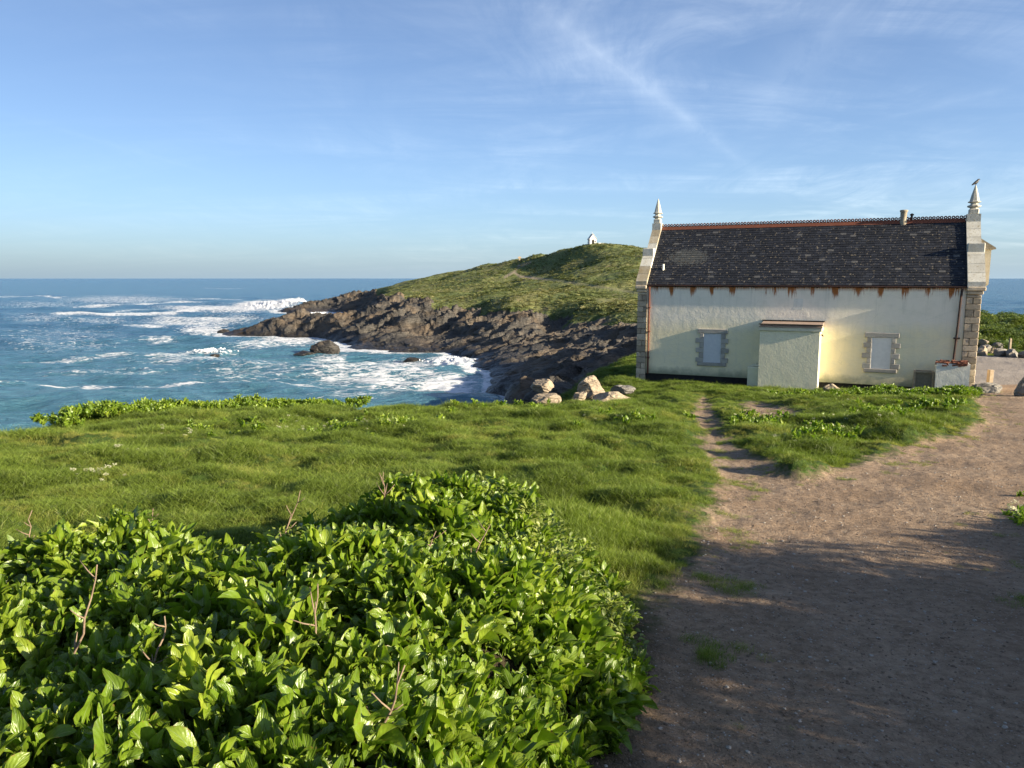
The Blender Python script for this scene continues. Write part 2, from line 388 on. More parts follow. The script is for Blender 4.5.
# where the turf begins on each column (distance)
GPX = [200, 340, 385, 430, 455, 474, 490, 515, 540, 566, 592, 620, 645, 690, 760, 850, 940, 1200]
GD  = [900, 900, 290, 226, 216, 206, 196, 190, 184, 172, 158, 146, 138, 118, 110, 80, 60, 50]
GA = np.array([float(ray(k, 300)[0]) for k in GPX])
def headland(X, Y):
    a = X/Y
    wx = 7*pn(X/38., Y/38., 50)+3*pn(X/14., Y/14., 51); wy = 7*pn(X/38.+9, Y/38., 52)+3*pn(X/14.+4, Y/14., 53)
    Yw = np.clip(Y+wy, 41, 610)
    z = tab(T2, (X+wx*.6)/Yw, Yw)
    gd = np.interp(a, GA, GD); turf = sstep(-7, 5, (Y-gd)+22*fbm(X/16., Y/16., 4, 55)+2.5*(z-10))*sstep(6.0, 9.5, z+2*pn(X/9, Y/9, 56))
    rock = 1-turf; sh = sstep(-4, 0, z)
    # dipping strata: long ridges that run up to the right
    c, s = math.cos(R(34)), math.sin(R(34)); p = X*c+Y*s; q = -X*s+Y*c
    st = ridge(p/34.+.3*pn(X/25, Y/25, 60), q/8.5, 4, 61, .55)
    bl = ridge(X/24., Y/24., 5, 66, .52)
    cell = np.abs(pn(p/9, q/3.0, 70))*2
    amp = .25+.75*sstep(0, 7, z)
    z = z+amp*rock*sh*(1.8*(st-.55)+1.5*(bl-.6)+.7*cell-1.35)
    z = z-4*(1-sstep(48, 62, Y))
    z = z+turf*(.8*fbm(X/24., Y/24., 3, 80)+.22*fbm(X/4.3, Y/4.3, 3, 85)*sstep(0, 1, turf))
    return z, turf
hA = np.concatenate([np.linspace(-.56, .20, 1120), np.linspace(.20, .95, 220)[1:]])
hR = np.geomspace(44, 520, 620)
HA, HR = np.meshgrid(hA, hR); HX = (HA*HR).ravel(); HY = HR.ravel()
HZ, HT = headland(HX, HY)
hpx, hpy = project(HX, HY, HZ)
# sideways break-up of the crags so that ledges overhang
hrk = (1-HT)*sstep(-2, 1, HZ)
HX2 = HX+hrk*.9*fbm(HX/5+HZ/3, HY/5, 3, 90); HY2 = HY+hrk*1.1*fbm(HX/5, HY/5+HZ/3, 3, 94)
trail = np.minimum.reduce([line_d([(505,277),(514,272),(520,276.5),(560,281),(600,287),(650,295)], hpx, hpy*1.0), line_d([(514,272),(519,266),(530,262.5)], hpx, hpy)])
HTr = sstep(1.9, .5, trail)*sstep(150, 200, HY)*(1-.7*sstep(530, 560, hpx))
HV = np.stack([HX2, HY2, HZ], 1); HF = grid_faces(len(hR), len(hA))[:, ::-1]
keep = (HZ[HF].max(1) > -3.6)
HF = HF[keep]
# ================================================================ MATERIALS
def grass_ground_nodes(m, pos):
    n1 = m.noise(pos, 1.1, 6, .6); n2 = m.noise(pos, 9, 5, .6); n3 = m.noise(pos, 60, 3, .6)
    g = m.ramp(n1, [(.3, (.035,.075,.012)), (.5, (.055,.10,.018)), (.7, (.085,.12,.028))])
    g = m.mix(m.rng(n2, .35, .7), g, (.045,.07,.016)); return g, n2, n3
def dirt_nodes(m, pos):
    a = m.noise(pos, .7, 6, .6); b = m.noise(pos, 14, 8, .7); c = m.noise(pos, 90, 4, .7)
    d = m.ramp(a, [(.28, (.285,.20,.13)), (.5, (.385,.28,.19)), (.74, (.48,.36,.25))])
    d = m.mix(m.rng(b, .38, .70, 0, .75), d, (.14,.092,.056)); 
    v = m.voro(pos, 55, out='Color'); vs = m.voro(pos, 55)
    sp = m.math('MULTIPLY', m.rng(m.sep(v)[0], .80, .82), m.rng(vs, .34, .26)); d = m.mix(sp, d, (.40,.35,.30))
    h = m.math('ADD', m.math('MULTIPLY', b, .6), m.math('ADD', m.math('MULTIPLY', c, .25), m.math('MULTIPLY', sp, .2)))
    return d, h
def ground_mat(name):
    m = NM(name); pos = m.geo()
    g, n2, n3 = grass_ground_nodes(m, pos); d, h = dirt_nodes(m, pos)
    f = m.math('ADD', m.attr('path'), m.math('MULTIPLY', m.math('SUBTRACT', n2, .5), .5))
    f = m.rng(f, -.22, .02)
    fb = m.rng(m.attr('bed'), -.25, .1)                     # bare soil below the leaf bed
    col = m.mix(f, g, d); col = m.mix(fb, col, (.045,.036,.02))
    # car park: worn pale tarmac
    cn = m.noise(pos, .5, 5, .6); c2 = m.noise(pos, 40, 4, .7)
    ac = m.ramp(cn, [(.3, (.30,.26,.22)), (.7, (.42,.365,.31))]); ac = m.mix(m.rng(c2, .4, .7, 0, .4), ac, (.15,.135,.125))
    col = m.mix(m.rng(m.attr('car'), -.25, .1), col, ac)
    rk = m.ramp(m.noise(pos, 3, 8, .65), [(.3, (.10,.085,.07)), (.7, (.26,.22,.18))])
    col = m.mix(m.rng(m.attr('edge'), -2.5, -5), col, rk)
    nr = m.bump(m.math('ADD', h, m.math('MULTIPLY', n3, .4)), 1.0, .05)
    nr = m.bump(m.noise(pos, 5, 4, .6), .7, .10, nr)
    m.bsdf(col, .95, nr, .15); return m.mat
M_GROUND = ground_mat('grassy_ground'); M_PATH = ground_mat('trodden_earth'); M_CAR = ground_mat('worn_tarmac')

def rock_mat(name, lo=(.027,.026,.024), hi=(.125,.113,.096), warm=(.19,.13,.075), wet=True, scale=1.0, lichen=0.0):
    m = NM(name); pos = m.geo(); p2 = m.map(pos, (.35*scale, 1.2*scale, 1.6*scale), (R(25), R(10), R(34)))
    a = m.noise(p2, .55, 9, .62, .4); b = m.noise(pos, .12*scale, 4, .6); c = m.noise(pos, 1.7*scale, 9, .7)
    col = m.ramp(a, [(.3, lo), (.52, tuple((l+h)/2 for l, h in zip(lo, hi))), (.72, hi)])
    col = m.mix(m.rng(b, .45, .7, 0, .6), col, warm)
    col = m.mix(m.rng(c, .55, .75, 0, .5), col, tuple(x*.45 for x in lo))
    if lichen: col = m.mix(m.rng(m.noise(pos, 9*scale, 5, .7), .56, .66, 0, lichen), col, (.42,.36,.20))
    rough = .85
    if wet:
        w = m.rng(m.sep(pos)[2], .6, 3.2, 1, 0); col = m.mix(w, col, m.mix(.65, col, (.012,.011,.010))); rough = m.rng(m.sep(pos)[2], .6, 3.2, .35, .88)
    cr = m.voro(m.map(pos, (.5*scale, 1.5*scale, 2.2*scale), (R(25), R(10), R(34))), .7, 'DISTANCE_TO_EDGE')
    h = m.math('ADD', m.math('MULTIPLY', a, 1.0), m.math('ADD', m.math('MULTIPLY', c, .5), m.rng(cr, 0, .12, 0, .35)))
    m.bsdf(col, rough, m.bump(h, .7, .6/scale), .35); return m
M_HEAD = None
def head_mat():
    m = rock_mat('slate_cliff_and_turf'); t = m.t
    b = [n for n in t.nodes if n.type == 'BSDF_PRINCIPLED'][0]; rockcol = b.inputs['Base Color'].links[0].from_socket
    pos = m.geo(); n1 = m.noise(pos, .055, 6, .6); n2 = m.noise(pos, .6, 6, .65); n3 = m.noise(pos, .25, 5, .6)
    g = m.ramp(n1, [(.32, (.085,.125,.03)), (.5, (.15,.175,.05)), (.68, (.24,.22,.085))])
    g = m.mix(m.rng(n2, .48, .68, 0, .7), g, (.04,.062,.018)); g = m.mix(m.rng(n3, .56, .68, 0, .65), g, (.17,.13,.075))
    g = m.mix(m.rng(m.sep(m.geo('Normal'))[2], .90, .74), g, m.mix(n2, (.030,.05,.012), (.085,.11,.03)))
    g = m.mix(m.attr('trail'), g, (.25,.21,.14))
    tf = m.rng(m.math('ADD', m.attr('turf'), m.math('MULTIPLY', m.math('SUBTRACT', n2, .5), 1.2)), .4, .6)
    nz = m.sep(m.geo('Normal'))[2]; tf = m.math('MULTIPLY', tf, m.rng(nz, .35, .6))
    col = m.mix(tf, rockcol, g); t.links.new(col, b.inputs['Base Color'])
    rs = b.inputs['Roughness'].links[0].from_socket; r = m.math('MAXIMUM', rs, tf); t.links.new(r, b.inputs['Roughness'])
    return m.mat
M_HEAD = head_mat(); M_SEAROCK = rock_mat('wet_rock').mat
M_BOULDER = rock_mat('lichened_granite', (.20,.165,.125), (.46,.37,.26), (.50,.38,.24), False, 3.0, .25).mat
M_BOULDER_D = rock_mat('grey_boulder', (.12,.115,.105), (.30,.285,.25), (.28,.24,.19), False, 3.0, .3).mat

def plaster():
    m = NM('weathered_cream_render'); p = m.obj(); x, y, z = m.sep(p)
    big = m.noise(p, .45, 6, .6); mid = m.noise(p, 2.2, 8, .65); fine = m.noise(p, 26, 5, .65)
    zz = m.math('ADD', z, m.math('MULTIPLY', m.math('SUBTRACT', big, .5), 1.3))
    up = m.rng(zz, 2.3, 3.0)                                 # lower coat cream, upper coat chalky
    col = m.mix(up, (.90,.80,.54), (.88,.81,.67)); col = m.mix(m.rng(mid, .48, .66, 0, .4), col, (.72,.68,.54))
    drip = m.noise(m.map(p, (3.2, 3.2, .22)), 1.6, 6, .6); col = m.mix(m.math('MULTIPLY', m.rng(drip, .52, .72, 0, .35), m.rng(z, 0, 4.4)), col, (.48,.46,.37))
    # rust bleeding from the gutter brackets, about every 0.9 m
    fx = m.math('FRACT', m.math('ADD', m.math('ADD', m.math('DIVIDE', x, .93), .12), m.math('MULTIPLY', m.math('SUBTRACT', m.noise(m.map(p, (.8, 0, 0)), 1.3, 3, .6), .5), 1.1))); dx = m.math('ABSOLUTE', m.math('SUBTRACT', fx, .5))
    rn = m.noise(m.map(p, (10.0, 1, .9)), 1.7, 6, .7); idr = m.noise(m.map(p, (.93, 0, 0)), 1.4, 1, .5)
    ln = m.math('MULTIPLY', m.rng(z, 3.72, 4.48), m.rng(dx, .36, .02)); ln = m.math('MULTIPLY', ln, m.rng(idr, .35, .6, .45, 1.6))
    rust = m.rng(m.math('ADD', m.math('MULTIPLY', ln, 1.08), m.math('MULTIPLY', m.math('SUBTRACT', rn, .5), 2.6)), .46, .80)
    rust = m.math('MAXIMUM', m.math('MULTIPLY', rust, m.rng(z, 3.75, 4.20, .25, 1.0)), m.math('MULTIPLY', m.rng(z, 4.28, 4.46), m.rng(rn, .30, .55, .0, 1.0)))
    col = m.mix(rust, col, m.mix(rn, (.20,.065,.02), (.52,.20,.06)))
    base = m.rng(m.math('ADD', z, m.math('MULTIPLY', mid, -.6)), .25, -.15); col = m.mix(base, col, (.36,.36,.24))
    crk = m.voro(m.map(p, (.5, .5, 1.6)), 1.1, 'DISTANCE_TO_EDGE'); col = m.mix(m.rng(crk, .006, .0, 0, .25), col, (.3,.29,.22))
    h = m.math('ADD', m.math('MULTIPLY', mid, .9), m.math('ADD', m.math('MULTIPLY', fine, .22), m.math('MULTIPLY', big, 1.0)))
    m.bsdf(col, .9, m.bump(h, .5, .06), .2); return m.mat
M_PLASTER = plaster()
def simple(name, a, b, scale=4, rough=.85, bump=.3, bd=.01, spec=.3, tintvar=0.0, third=None, metal=0):
    m = NM(name); p = m.obj(); n = m.noise(p, scale, 8, .65); n2 = m.noise(p, scale*6, 5, .65)
    col = m.mix(m.rng(n, .35, .68), a, b)
    if third: col = m.mix(m.rng(n2, .55, .68), col, third)
    if tintvar:
        col = m.mix(1, col, m.comb(*[m.rng(m.attr('tint'), 0, 1, 1-tintvar, 1+tintvar, False)]*3), 'MULTIPLY')
    m.bsdf(col, rough, m.bump(m.math('ADD', n, m.math('MULTIPLY', n2, .5)), bump, bd), spec, Metallic=metal); return m.mat
M_STONE = simple('cut_granite_blocks', (.38,.31,.22), (.52,.43,.31), 3, .9, .5, .02, tintvar=.35, third=(.20,.17,.13))
M_STONE_G = simple('grey_window_stone', (.32,.30,.27), (.42,.40,.35), 4, .9, .4, .01, tintvar=.2)
M_COPE = simple('whitewashed_coping', (.62,.60,.52), (.48,.45,.37), 2.4, .9, .4, .02, tintvar=.12, third=(.34,.29,.19))
M_COPE_L = simple('lichened_coping', (.46,.42,.33), (.34,.27,.16), 2.2, .9, .4, .02, tintvar=.2, third=(.24,.20,.14))
M_BOARD = simple('pale_blue_shutter_board', (.66,.67,.68), (.58,.60,.62), 6, .6, .1, .002)
M_BOARD2 = simple('white_shutter_board', (.82,.80,.76), (.74,.72,.68), 6, .6, .1, .002)
M_DARK = simple('plinth_shade_and_black_trim', (.018,.017,.016), (.03,.028,.025), 5, .9)  # near-black puts the stone plinth's shadow into its colour; also flue and flashing
M_GUT = simple('rusted_iron_gutter', (.025,.02,.02), (.07,.03,.02), 5, .7, .3, .005)
M_RPIPE = simple('rust_red_downpipe', (.10,.035,.022), (.16,.055,.03), 5, .7, .3, .005)
M_TERRA = simple('terracotta_ridge', (.20,.065,.035), (.15,.05,.03), 6, .85, .3, .01, third=(.17,.09,.06))
M_CREST = simple('dark_red_cresting', (.13,.05,.035), (.20,.08,.05), 9, .85, .3, .01)
M_CHIM = simple('pale_chimney_pot', (.42,.37,.28), (.30,.25,.17), 5, .9)
M_WHITE = simple('white_render', (.80,.78,.68), (.68,.67,.58), 3, .9, .8, .03, third=(.60,.60,.52))
M_LEAN = simple('rough_white_render', (.80,.76,.56), (.72,.68,.50), 2.0, .9, .6, .03, third=(.74,.70,.54))
M_FELT = simple('brown_roofing_felt', (.30,.21,.16), (.38,.29,.23), 5, .8)
M_TRIM = simple('cream_fascia', (.66,.63,.50), (.56,.53,.40), 4, .7)
M_WOOD = simple('grey_brown_timber', (.34,.26,.17), (.46,.37,.26), 8, .85, .4, .005)
M_RUSTY = simple('rusty_scrap', (.10,.03,.02), (.22,.07,.03), 8, .85, .6, .02, third=(.35,.3,.25))
M_MESH = simple('dark_crate_panel', (.22,.18,.13), (.30,.26,.19), 8, .85)
M_BIRD = simple('black_feathers', (.012,.012,.014), (.02,.02,.024), 20, .5)
M_STEM = simple('dead_brown_stalk', (.17,.12,.085), (.30,.22,.15), 30, .9)
M_HUT = simple('white_hut_render', (.74,.73,.68), (.66,.64,.60), 1, .9)
M_HUTR = simple('white_hut_roof', (.70,.68,.64), (.55,.53,.50), 1, .9)
M_OPEN = simple('dark_opening', (.02,.02,.02), (.03,.03,.03), 1, .9)
def slate():
    m = NM('dark_slates'); p = m.obj(); t = m.attr('tint')
    col = m.ramp(t, [(0, (.012,.014,.019)), (.6, (.019,.022,.030)), (.9, (.032,.036,.046)), (1, (.085,.085,.085))])
    sx, sy, sz = m.sep(p)
    q = m.comb(m.math('MULTIPLY', sx, 6.5), 0, m.math('MULTIPLY', sz, 11.0))
    v = m.noise(q, 1.0, 2, .7); v2 = m.noise(p, 14, 4, .7)
    li = m.math('MULTIPLY', m.rng(v, .58, .64), m.rng(v2, .47, .56)); col = m.mix(m.math('MULTIPLY', li, .75), col, (.30,.25,.17))
    # an old pale repair near the left verge
    px = m.math('DIVIDE', m.math('SUBTRACT', sx, 1.75), 1.0); pz = m.math('DIVIDE', m.math('SUBTRACT', sz, 5.95), .42)
    rr = m.math('ADD', m.math('MULTIPLY', px, px), m.math('MULTIPLY', pz, pz)); pm = m.rng(m.math('ADD', rr, m.math('MULTIPLY', m.math('SUBTRACT', v, .5), 6.0)), .9, .7)
    col = m.mix(m.math('MULTIPLY', pm, .55), col, (.11,.115,.105))
    m.bsdf(col, m.rng(v2, .3, .7, .55, .8), m.bump(v2, .3, .01), .35); return m.mat
M_SLATE = slate()

def leaf_mat(name, c0, c1, c2, rough=.34, trans=.28, vein=True):
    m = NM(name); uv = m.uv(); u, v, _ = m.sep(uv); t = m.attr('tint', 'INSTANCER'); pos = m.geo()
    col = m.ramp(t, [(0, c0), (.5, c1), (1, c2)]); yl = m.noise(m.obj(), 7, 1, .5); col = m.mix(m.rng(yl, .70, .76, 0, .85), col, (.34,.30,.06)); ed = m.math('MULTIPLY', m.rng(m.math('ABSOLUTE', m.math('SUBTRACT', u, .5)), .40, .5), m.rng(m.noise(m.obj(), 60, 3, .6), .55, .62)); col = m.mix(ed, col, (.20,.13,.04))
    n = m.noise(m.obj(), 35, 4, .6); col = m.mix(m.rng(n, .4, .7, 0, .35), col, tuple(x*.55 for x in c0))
    if vein:
        rib = m.rng(m.math('ABSOLUTE', m.math('SUBTRACT', u, .5)), .05, .02); 
        w = m.math('SINE', m.math('MULTIPLY', m.math('ADD', v, m.math('MULTIPLY', m.math('ABSOLUTE', m.math('SUBTRACT', u, .5)), -.7)), 46.0))
        col = m.mix(m.math('MULTIPLY', rib, .6), col, (.22,.30,.10)); col = m.mix(m.rng(w, .8, 1, 0, .10), col, (.16,.24,.06))
        h = m.math('ADD', m.math('MULTIPLY', w, .16), m.math('ADD', n, m.math('MULTIPLY', rib, -.6))); nr = m.bump(h, .55, .004)
    else: nr = None
    p = m.bsdf(col, rough, nr, .55, out=False)
    tr = m.new('ShaderNodeBsdfTranslucent'); m.put(tr.inputs[0], m.mix(1, col, (1.5, 1.75, .55), 'MULTIPLY'))
    m.out(m.mixsh(trans, p, tr.outputs[0])); return m.mat
M_LEAF = leaf_mat('glossy_beet_leaf', (.07,.125,.010), (.145,.23,.016), (.28,.35,.035), .36)
M_LEAF2 = leaf_mat('pale_small_leaf', (.11,.16,.03), (.18,.23,.045), (.27,.30,.06), .5, .28, False)
M_SCRUB = leaf_mat('scrub_leaf', (.075,.12,.022), (.14,.185,.035), (.22,.25,.055), .55, .2, False)
M_FLOWER = leaf_mat('creamy_flower', (.40,.40,.24), (.5,.49,.32), (.6,.58,.42), .7, .2, False)
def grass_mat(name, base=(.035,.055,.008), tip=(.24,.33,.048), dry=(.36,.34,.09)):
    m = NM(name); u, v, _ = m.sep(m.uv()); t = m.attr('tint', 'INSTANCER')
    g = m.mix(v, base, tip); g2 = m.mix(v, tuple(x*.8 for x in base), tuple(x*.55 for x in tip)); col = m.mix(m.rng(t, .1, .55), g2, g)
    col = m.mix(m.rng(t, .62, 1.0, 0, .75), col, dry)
    p = m.bsdf(col, .5, None, .35, out=False); tr = m.new('ShaderNodeBsdfTranslucent'); m.put(tr.inputs[0], m.mix(1, col, (1.4, 1.5, .6), 'MULTIPLY'))
    m.out(m.mixsh(.35, p, tr.outputs[0])); return m.mat
M_GRASS = grass_mat('meadow_grass')

def sea_mat():
    m = NM('atlantic_water'); pos = m.geo(); sh = m.attr('shallow'); fo = m.attr('foam')
    col = m.mix(sh, (.040,.125,.22), (.085,.235,.29)); n = m.noise(pos, .02, 4, .6); col = m.mix(m.rng(n, .4, .65, 0, .6), col, (.065,.175,.26))
    w1 = m.noise(m.map(pos, (.35, 1.0, 1), (0, 0, R(-12))), .55, 7, .62, .4); w2 = m.noise(m.map(pos, (.5, 1, 1), (0, 0, R(20))), 2.6, 6, .65, .3); w3 = m.noise(m.map(pos, (.3, 1, 1), (0, 0, R(-6))), .09, 5, .6)
    h = m.math('ADD', m.math('MULTIPLY', w1, 1.0), m.math('ADD', m.math('MULTIPLY', w2, .36), m.math('MULTIPLY', w3, 3.0)))
    nr = m.bump(h, 1.0, 2.0)
    # lacy foam
    q = m.map(pos, (.6, 1.25, 1), (0, 0, R(-8))); wv = m.noise(q, .35, 5, .6, out='Color'); qq = m.vmath('ADD', q, m.vmath('SCALE', wv, None, 2.4))
    e1 = m.voro(qq, .42, 'DISTANCE_TO_EDGE'); e2 = m.voro(qq, 1.3, 'DISTANCE_TO_EDGE')
    lace = m.math('MAXIMUM', m.rng(e1, .16, .0), m.math('MULTIPLY', m.rng(e2, .2, 0), .75)); fn = m.noise(q, .8, 8, .7); fl = m.noise(pos, .06, 5, .6)
    a = m.math('ADD', m.math('MULTIPLY', fo, .95), m.math('ADD', m.math('MULTIPLY', lace, .42), m.math('MULTIPLY', m.math('SUBTRACT', fn, .5), 2.3)))
    a = m.math('ADD', a, m.math('MULTIPLY', m.math('SUBTRACT', fl, .5), .4))
    a = m.math('MULTIPLY', m.rng(a, .65, 1.0), m.rng(fo, .02, .16))
    wt = m.bsdf(col, .22, nr, .5, out=False, IOR=1.33)
    fd = m.bsdf((.68,.70,.72), .9, m.bump(m.math('ADD', fn, m.math('MULTIPLY', w2, .5)), .8, .5), .1, out=False)
    m.out(m.mixsh(a, wt, fd)); return m.mat
M_SEA = sea_mat()
M_SPRAY = simple('white_spray', (.82,.84,.86), (.78,.80,.82), 1, .95, .8, .2)
# ================================================================ GROUND, PATH, CAR PARK, HEADLAND, SEA
for nm, msk, mat in (('ground', ~is_car & ~is_path, M_GROUND), ('path', is_path, M_PATH), ('car_park', is_car, M_CAR)):
    v, f, a = sub_mesh(GV, GF[msk], att)
    o = link(bpy.data.objects.new(nm, np_mesh(nm, v, f, [mat], True, a))); tag(o, kind='structure')
v, f, a = sub_mesh(HV, HF, dict(turf=HT, trail=HTr))
o = link(bpy.data.objects.new('headland', np_mesh('headland', v, f, [M_HEAD], True, a))); tag(o, kind='structure')

sa = np.concatenate([np.linspace(-60, -38, 60)[:-1], np.linspace(-38, 2, 780), np.linspace(2, 60, 240)[1:]])*PI/180
ts = np.linspace(1/42., 1/30000., 900); sr = 1/ts
SA, SR = np.meshgrid(sa, sr); SX = (SR*np.sin(SA)).ravel(); SY = (SR*np.cos(SA)).ravel()
SYc = np.maximum(SY, 1)
hz = np.full(SX.shape, -4.); ok = (SY > 44) & (SY < 560); hz[ok] = headland(SX[ok], SY[ok])[0]
spx, spy = project(SX, SY, 0*SX)
foam = np.zeros(SX.shape)
def streak(pts, w, k=1.0):
    global foam
    P = np.array(pts, float); d = line_d(P*np.array([.12, 1]), spx*.12, spy+.8*pn(spx/30., spy/5., 99)); e0, e1 = P[:, 0].min(), P[:, 0].max()
    d = np.where((spx < e0-30) | (spx > e1+30), 99, d)
    foam = np.maximum(foam, k*sstep(w, 0, d))
def patch(x, y, rx, ry, k):
    global foam
    d = np.hypot((spx-x)/rx, (spy-y)/ry); foam = np.maximum(foam, k*sstep(1.25, .25, d))
streak([(-40,386),(30,386.5),(55,389),(130,386.5),(200,383),(262,383),(335,388)], 2.6, .8)
streak([(-20,388),(0,389),(40,387)], 2.5, .55)
streak([(30,363),(80,361),(130,357),(190,353),(226,352)], 2.4, .62); patch(212,351,22,3.2,.95); patch(190,361,70,8,.58)
streak([(60,314),(110,314.5),(170,314),(205,310)], 2.2, .95); streak([(75,307),(130,305),(200,302)], 1.5, .75); streak([(0,297),(30,297)], 1.0, .7); streak([(38,296),(58,297.5)], 1.0, .8)
streak([(150,299.5),(200,299),(240,300)], .9, .6); streak([(205,288),(240,288.5)], .7, .45); streak([(120,312),(170,308),(215,309)],1.6,.6)
patch(225,309,85,5,.85); patch(266,306,40,6,1.3); patch(292,302,20,4.5,.9); patch(190,322,66,7,.68); patch(150,327,32,3.2,.72); patch(225,320,60,5,.8); patch(160,341,26,5,.55)
patch(330,313,26,5,1.0); patch(352,309,14,3,.9)
patch(205,331,34,6,.8); patch(290,341,46,8,.86); patch(262,346,40,4,.65); patch(330,358,26,5,.68)
patch(400,367,70,10,.72); patch(452,362,26,8,1.15); patch(446,385,44,11,1.0); patch(425,390,32,7,.95); patch(395,378,64,15,.66); patch(350,374,70,16,.60); patch(470,370,12,10,1.0)
patch(360,395,70,10,.5); patch(250,372,80,12,.42); patch(60,340,90,20,.34); patch(120,300,90,6,.5); patch(40,305,60,5,.4); patch(90,322,70,5,.45); patch(110,372,90,6,.4); patch(40,318,50,6,.4)
shore = sstep(-3.9, -1.2, hz)*sstep(30,90,SR.ravel()); foam = np.maximum(foam, .85*shore)
# stray whitecaps
wc = pn(SX/34., SY/17., 120)+.5*pn(SX/11., SY/6., 121); foam = np.maximum(foam, .55*sstep(.72, 1.05, wc)*sstep(2200, 500, SR.ravel()))
d_ = SR.ravel(); fade = sstep(1600, 500, d_)
wv = 0
for lam, amp, az, sd in ((46,.42,78,0),(27,.26,60,1),(16,.17,95,2),(9.5,.11,70,3),(5.5,.06,110,4),(3.6,.035,50,5)):
    k = 2*PI/lam; dx, dy = math.cos(R(az)), math.sin(R(az)); ph = k*(SX*dx+SY*dy)+2.5*pn(SX/(lam*2.5), SY/(lam*2.5), 130+sd)
    wv = wv+1.35*amp*(np.exp(np.sin(ph)-1)*2.2-.9)*sstep(lam*90, lam*30, d_)
wv = wv+.25*fbm(SX/9., SY/6., 3, 140)*sstep(700, 200, d_)
calm = 1-.55*sstep(-4, -1, hz)
brk = np.exp(-(((spx-285)/34.)**2+((spy-307)/3.2)**2))*2.3+np.exp(-(((spx-212)/26.)**2+((spy-352.5)/2.0)**2))*.9+np.exp(-(((spx-452)/30.)**2+((spy-364)/4.0)**2))*1.0
brk = brk*(1+.6*pn(SX/4., SY/6., 150)+.5*pn(SX/1.6,SY/3,151))
SZ = wv*fade*calm+brk
shal = np.clip(sstep(300, 110, d_)*.75+sstep(-4, -2, hz)*.3+.35*np.exp(-(((spx-225)/120.)**2+((spy-352)/10.)**2)), 0, 1)
SV = np.stack([SX, SY, SZ], 1); SF = grid_faces(len(sr), len(sa))
o = link(bpy.data.objects.new('sea', np_mesh('sea', SV, SF, [M_SEA], True, dict(foam=foam, shallow=shal)))); tag(o, kind='structure')

# spray thrown up where the swell breaks (nobody could count it)
def spray():
    import bmesh
    P = []
    for px, py, w, h, n in ((272,308,20,2.6,700),(292,304,12,3.4,900),(300,303,5,4.2,300),(452,362,22,.8,420),(318,315,14,1.0,160),(212,352,16,.6,240)):
        x = RNG.normal(px, w*.5, n); a, s = ray(x, np.full(n, float(py))); d = EYE/-s; up = RNG.random(n)**2.2*h*np.exp(-((x-px)/w)**2)
        P.append(np.stack([a*d+RNG.normal(0, .6, n), d+RNG.normal(0, 1.5, n), .3+up], 1))
    P = np.concatenate(P); T = []
    for k in range(3):
        bm = bmesh.new(); bmesh.ops.create_icosphere(bm, subdivisions=2, radius=.5)
        for v in bm.verts: v.co *= 1+.5*float(pn(v.co.x*3+k*7, v.co.y*3+v.co.z*4, 400+k))
        me = bpy.data.meshes.new('spray_clump_%02d' % k); bm.to_mesh(me); bm.free(); me.materials.append(M_SPRAY); T.append(bpy.data.objects.new('spray_clump_%02d' % k, me))
    scatter('spray', P, RNG.uniform(0, 6.28, (len(P), 3)), RNG.uniform(.25, .85, len(P))*np.clip(1.1-P[:,2]*.15, .3, 1)*np.clip(P[:,1]/330-.1, .2, 1), RNG.integers(0, 3, len(P)), RNG.random(len(P)), T, ('white spray bursting where the swell breaks on the rocky point', 'spray'))
spray()
# ================================================================ ROCKS AND BOULDERS
def rock_mesh(name, dims, seed, mat, cuts=9, flat=.5, sub=4):
    import bmesh
    rs = random.Random(seed); bm = bmesh.new(); bmesh.ops.create_icosphere(bm, subdivisions=sub, radius=1)
    pl = []
    for _ in range(cuts):
        n = Vector((rs.uniform(-1,1), rs.uniform(-1,1), rs.uniform(-.6,1))).normalized(); pl.append((n, rs.uniform(.52,.86)))
    for v in bm.verts:
        p = v.co.copy()
        for n, d in pl:
            e = p.dot(n)-d
            if e > 0: p -= n*e
        k = 1+.10*float(pn(p.x*2+seed, p.y*2+p.z*1.7, seed))+.04*float(pn(p.x*6, p.y*6+p.z*5, seed+3))
        v.co = Vector((p.x*dims[0]*k, p.y*dims[1]*k, p.z*dims[2]*k))
    me = bpy.data.meshes.new(name); bm.to_mesh(me); bm.free(); me.materials.append(mat)
    return me
def rock(name, px, py, dist_or_none, dims, seed, label, cat, mat, rz=0, tilt=(0,0), sink=.25, group=None, zb=None, cuts=9):
    if dist_or_none is None: x, y = on_ground(np.array(float(px)), np.array(float(py)))
    else: a, s = ray(px, py); y = dist_or_none; x = float(a)*y
    z = zb if zb is not None else gh(float(x), float(y))
    o = link(bpy.data.objects.new(name, rock_mesh(name, dims, seed, mat, cuts)))
    o.location = (float(x), float(y), z+dims[2]*(.75-sink)); o.rotation_euler = (tilt[0], tilt[1], rz); tag(o, label, cat, group); return o
rock('boulder', 593, 394, 28.6, (.60,.52,.50), 5, 'largest pale angular boulder of the cliff top pile, sunlit face to the right', 'boulder', M_BOULDER, .5, (.1,.3), .15, zb=13.54)
rock('boulder', 543, 396, 27.8, (.52,.36,.30), 8, 'pale oblong boulder resting on another at the left of the pile', 'boulder', M_BOULDER, -.3, (0,.3), .1, zb=13.88)
rock('boulder', 545, 402, 27.3, (.60,.36,.30), 12, 'lowest left boulder of the pile, half sunk in the grass', 'boulder', M_BOULDER, .2, (0,.1), .25, zb=13.56)
rock('boulder', 578, 401, 27.4, (.36,.22,.22), 14, 'small slanting pale boulder between the pair and the largest boulder', 'boulder', M_BOULDER, .3, (0,-.6), .1, zb=13.58)
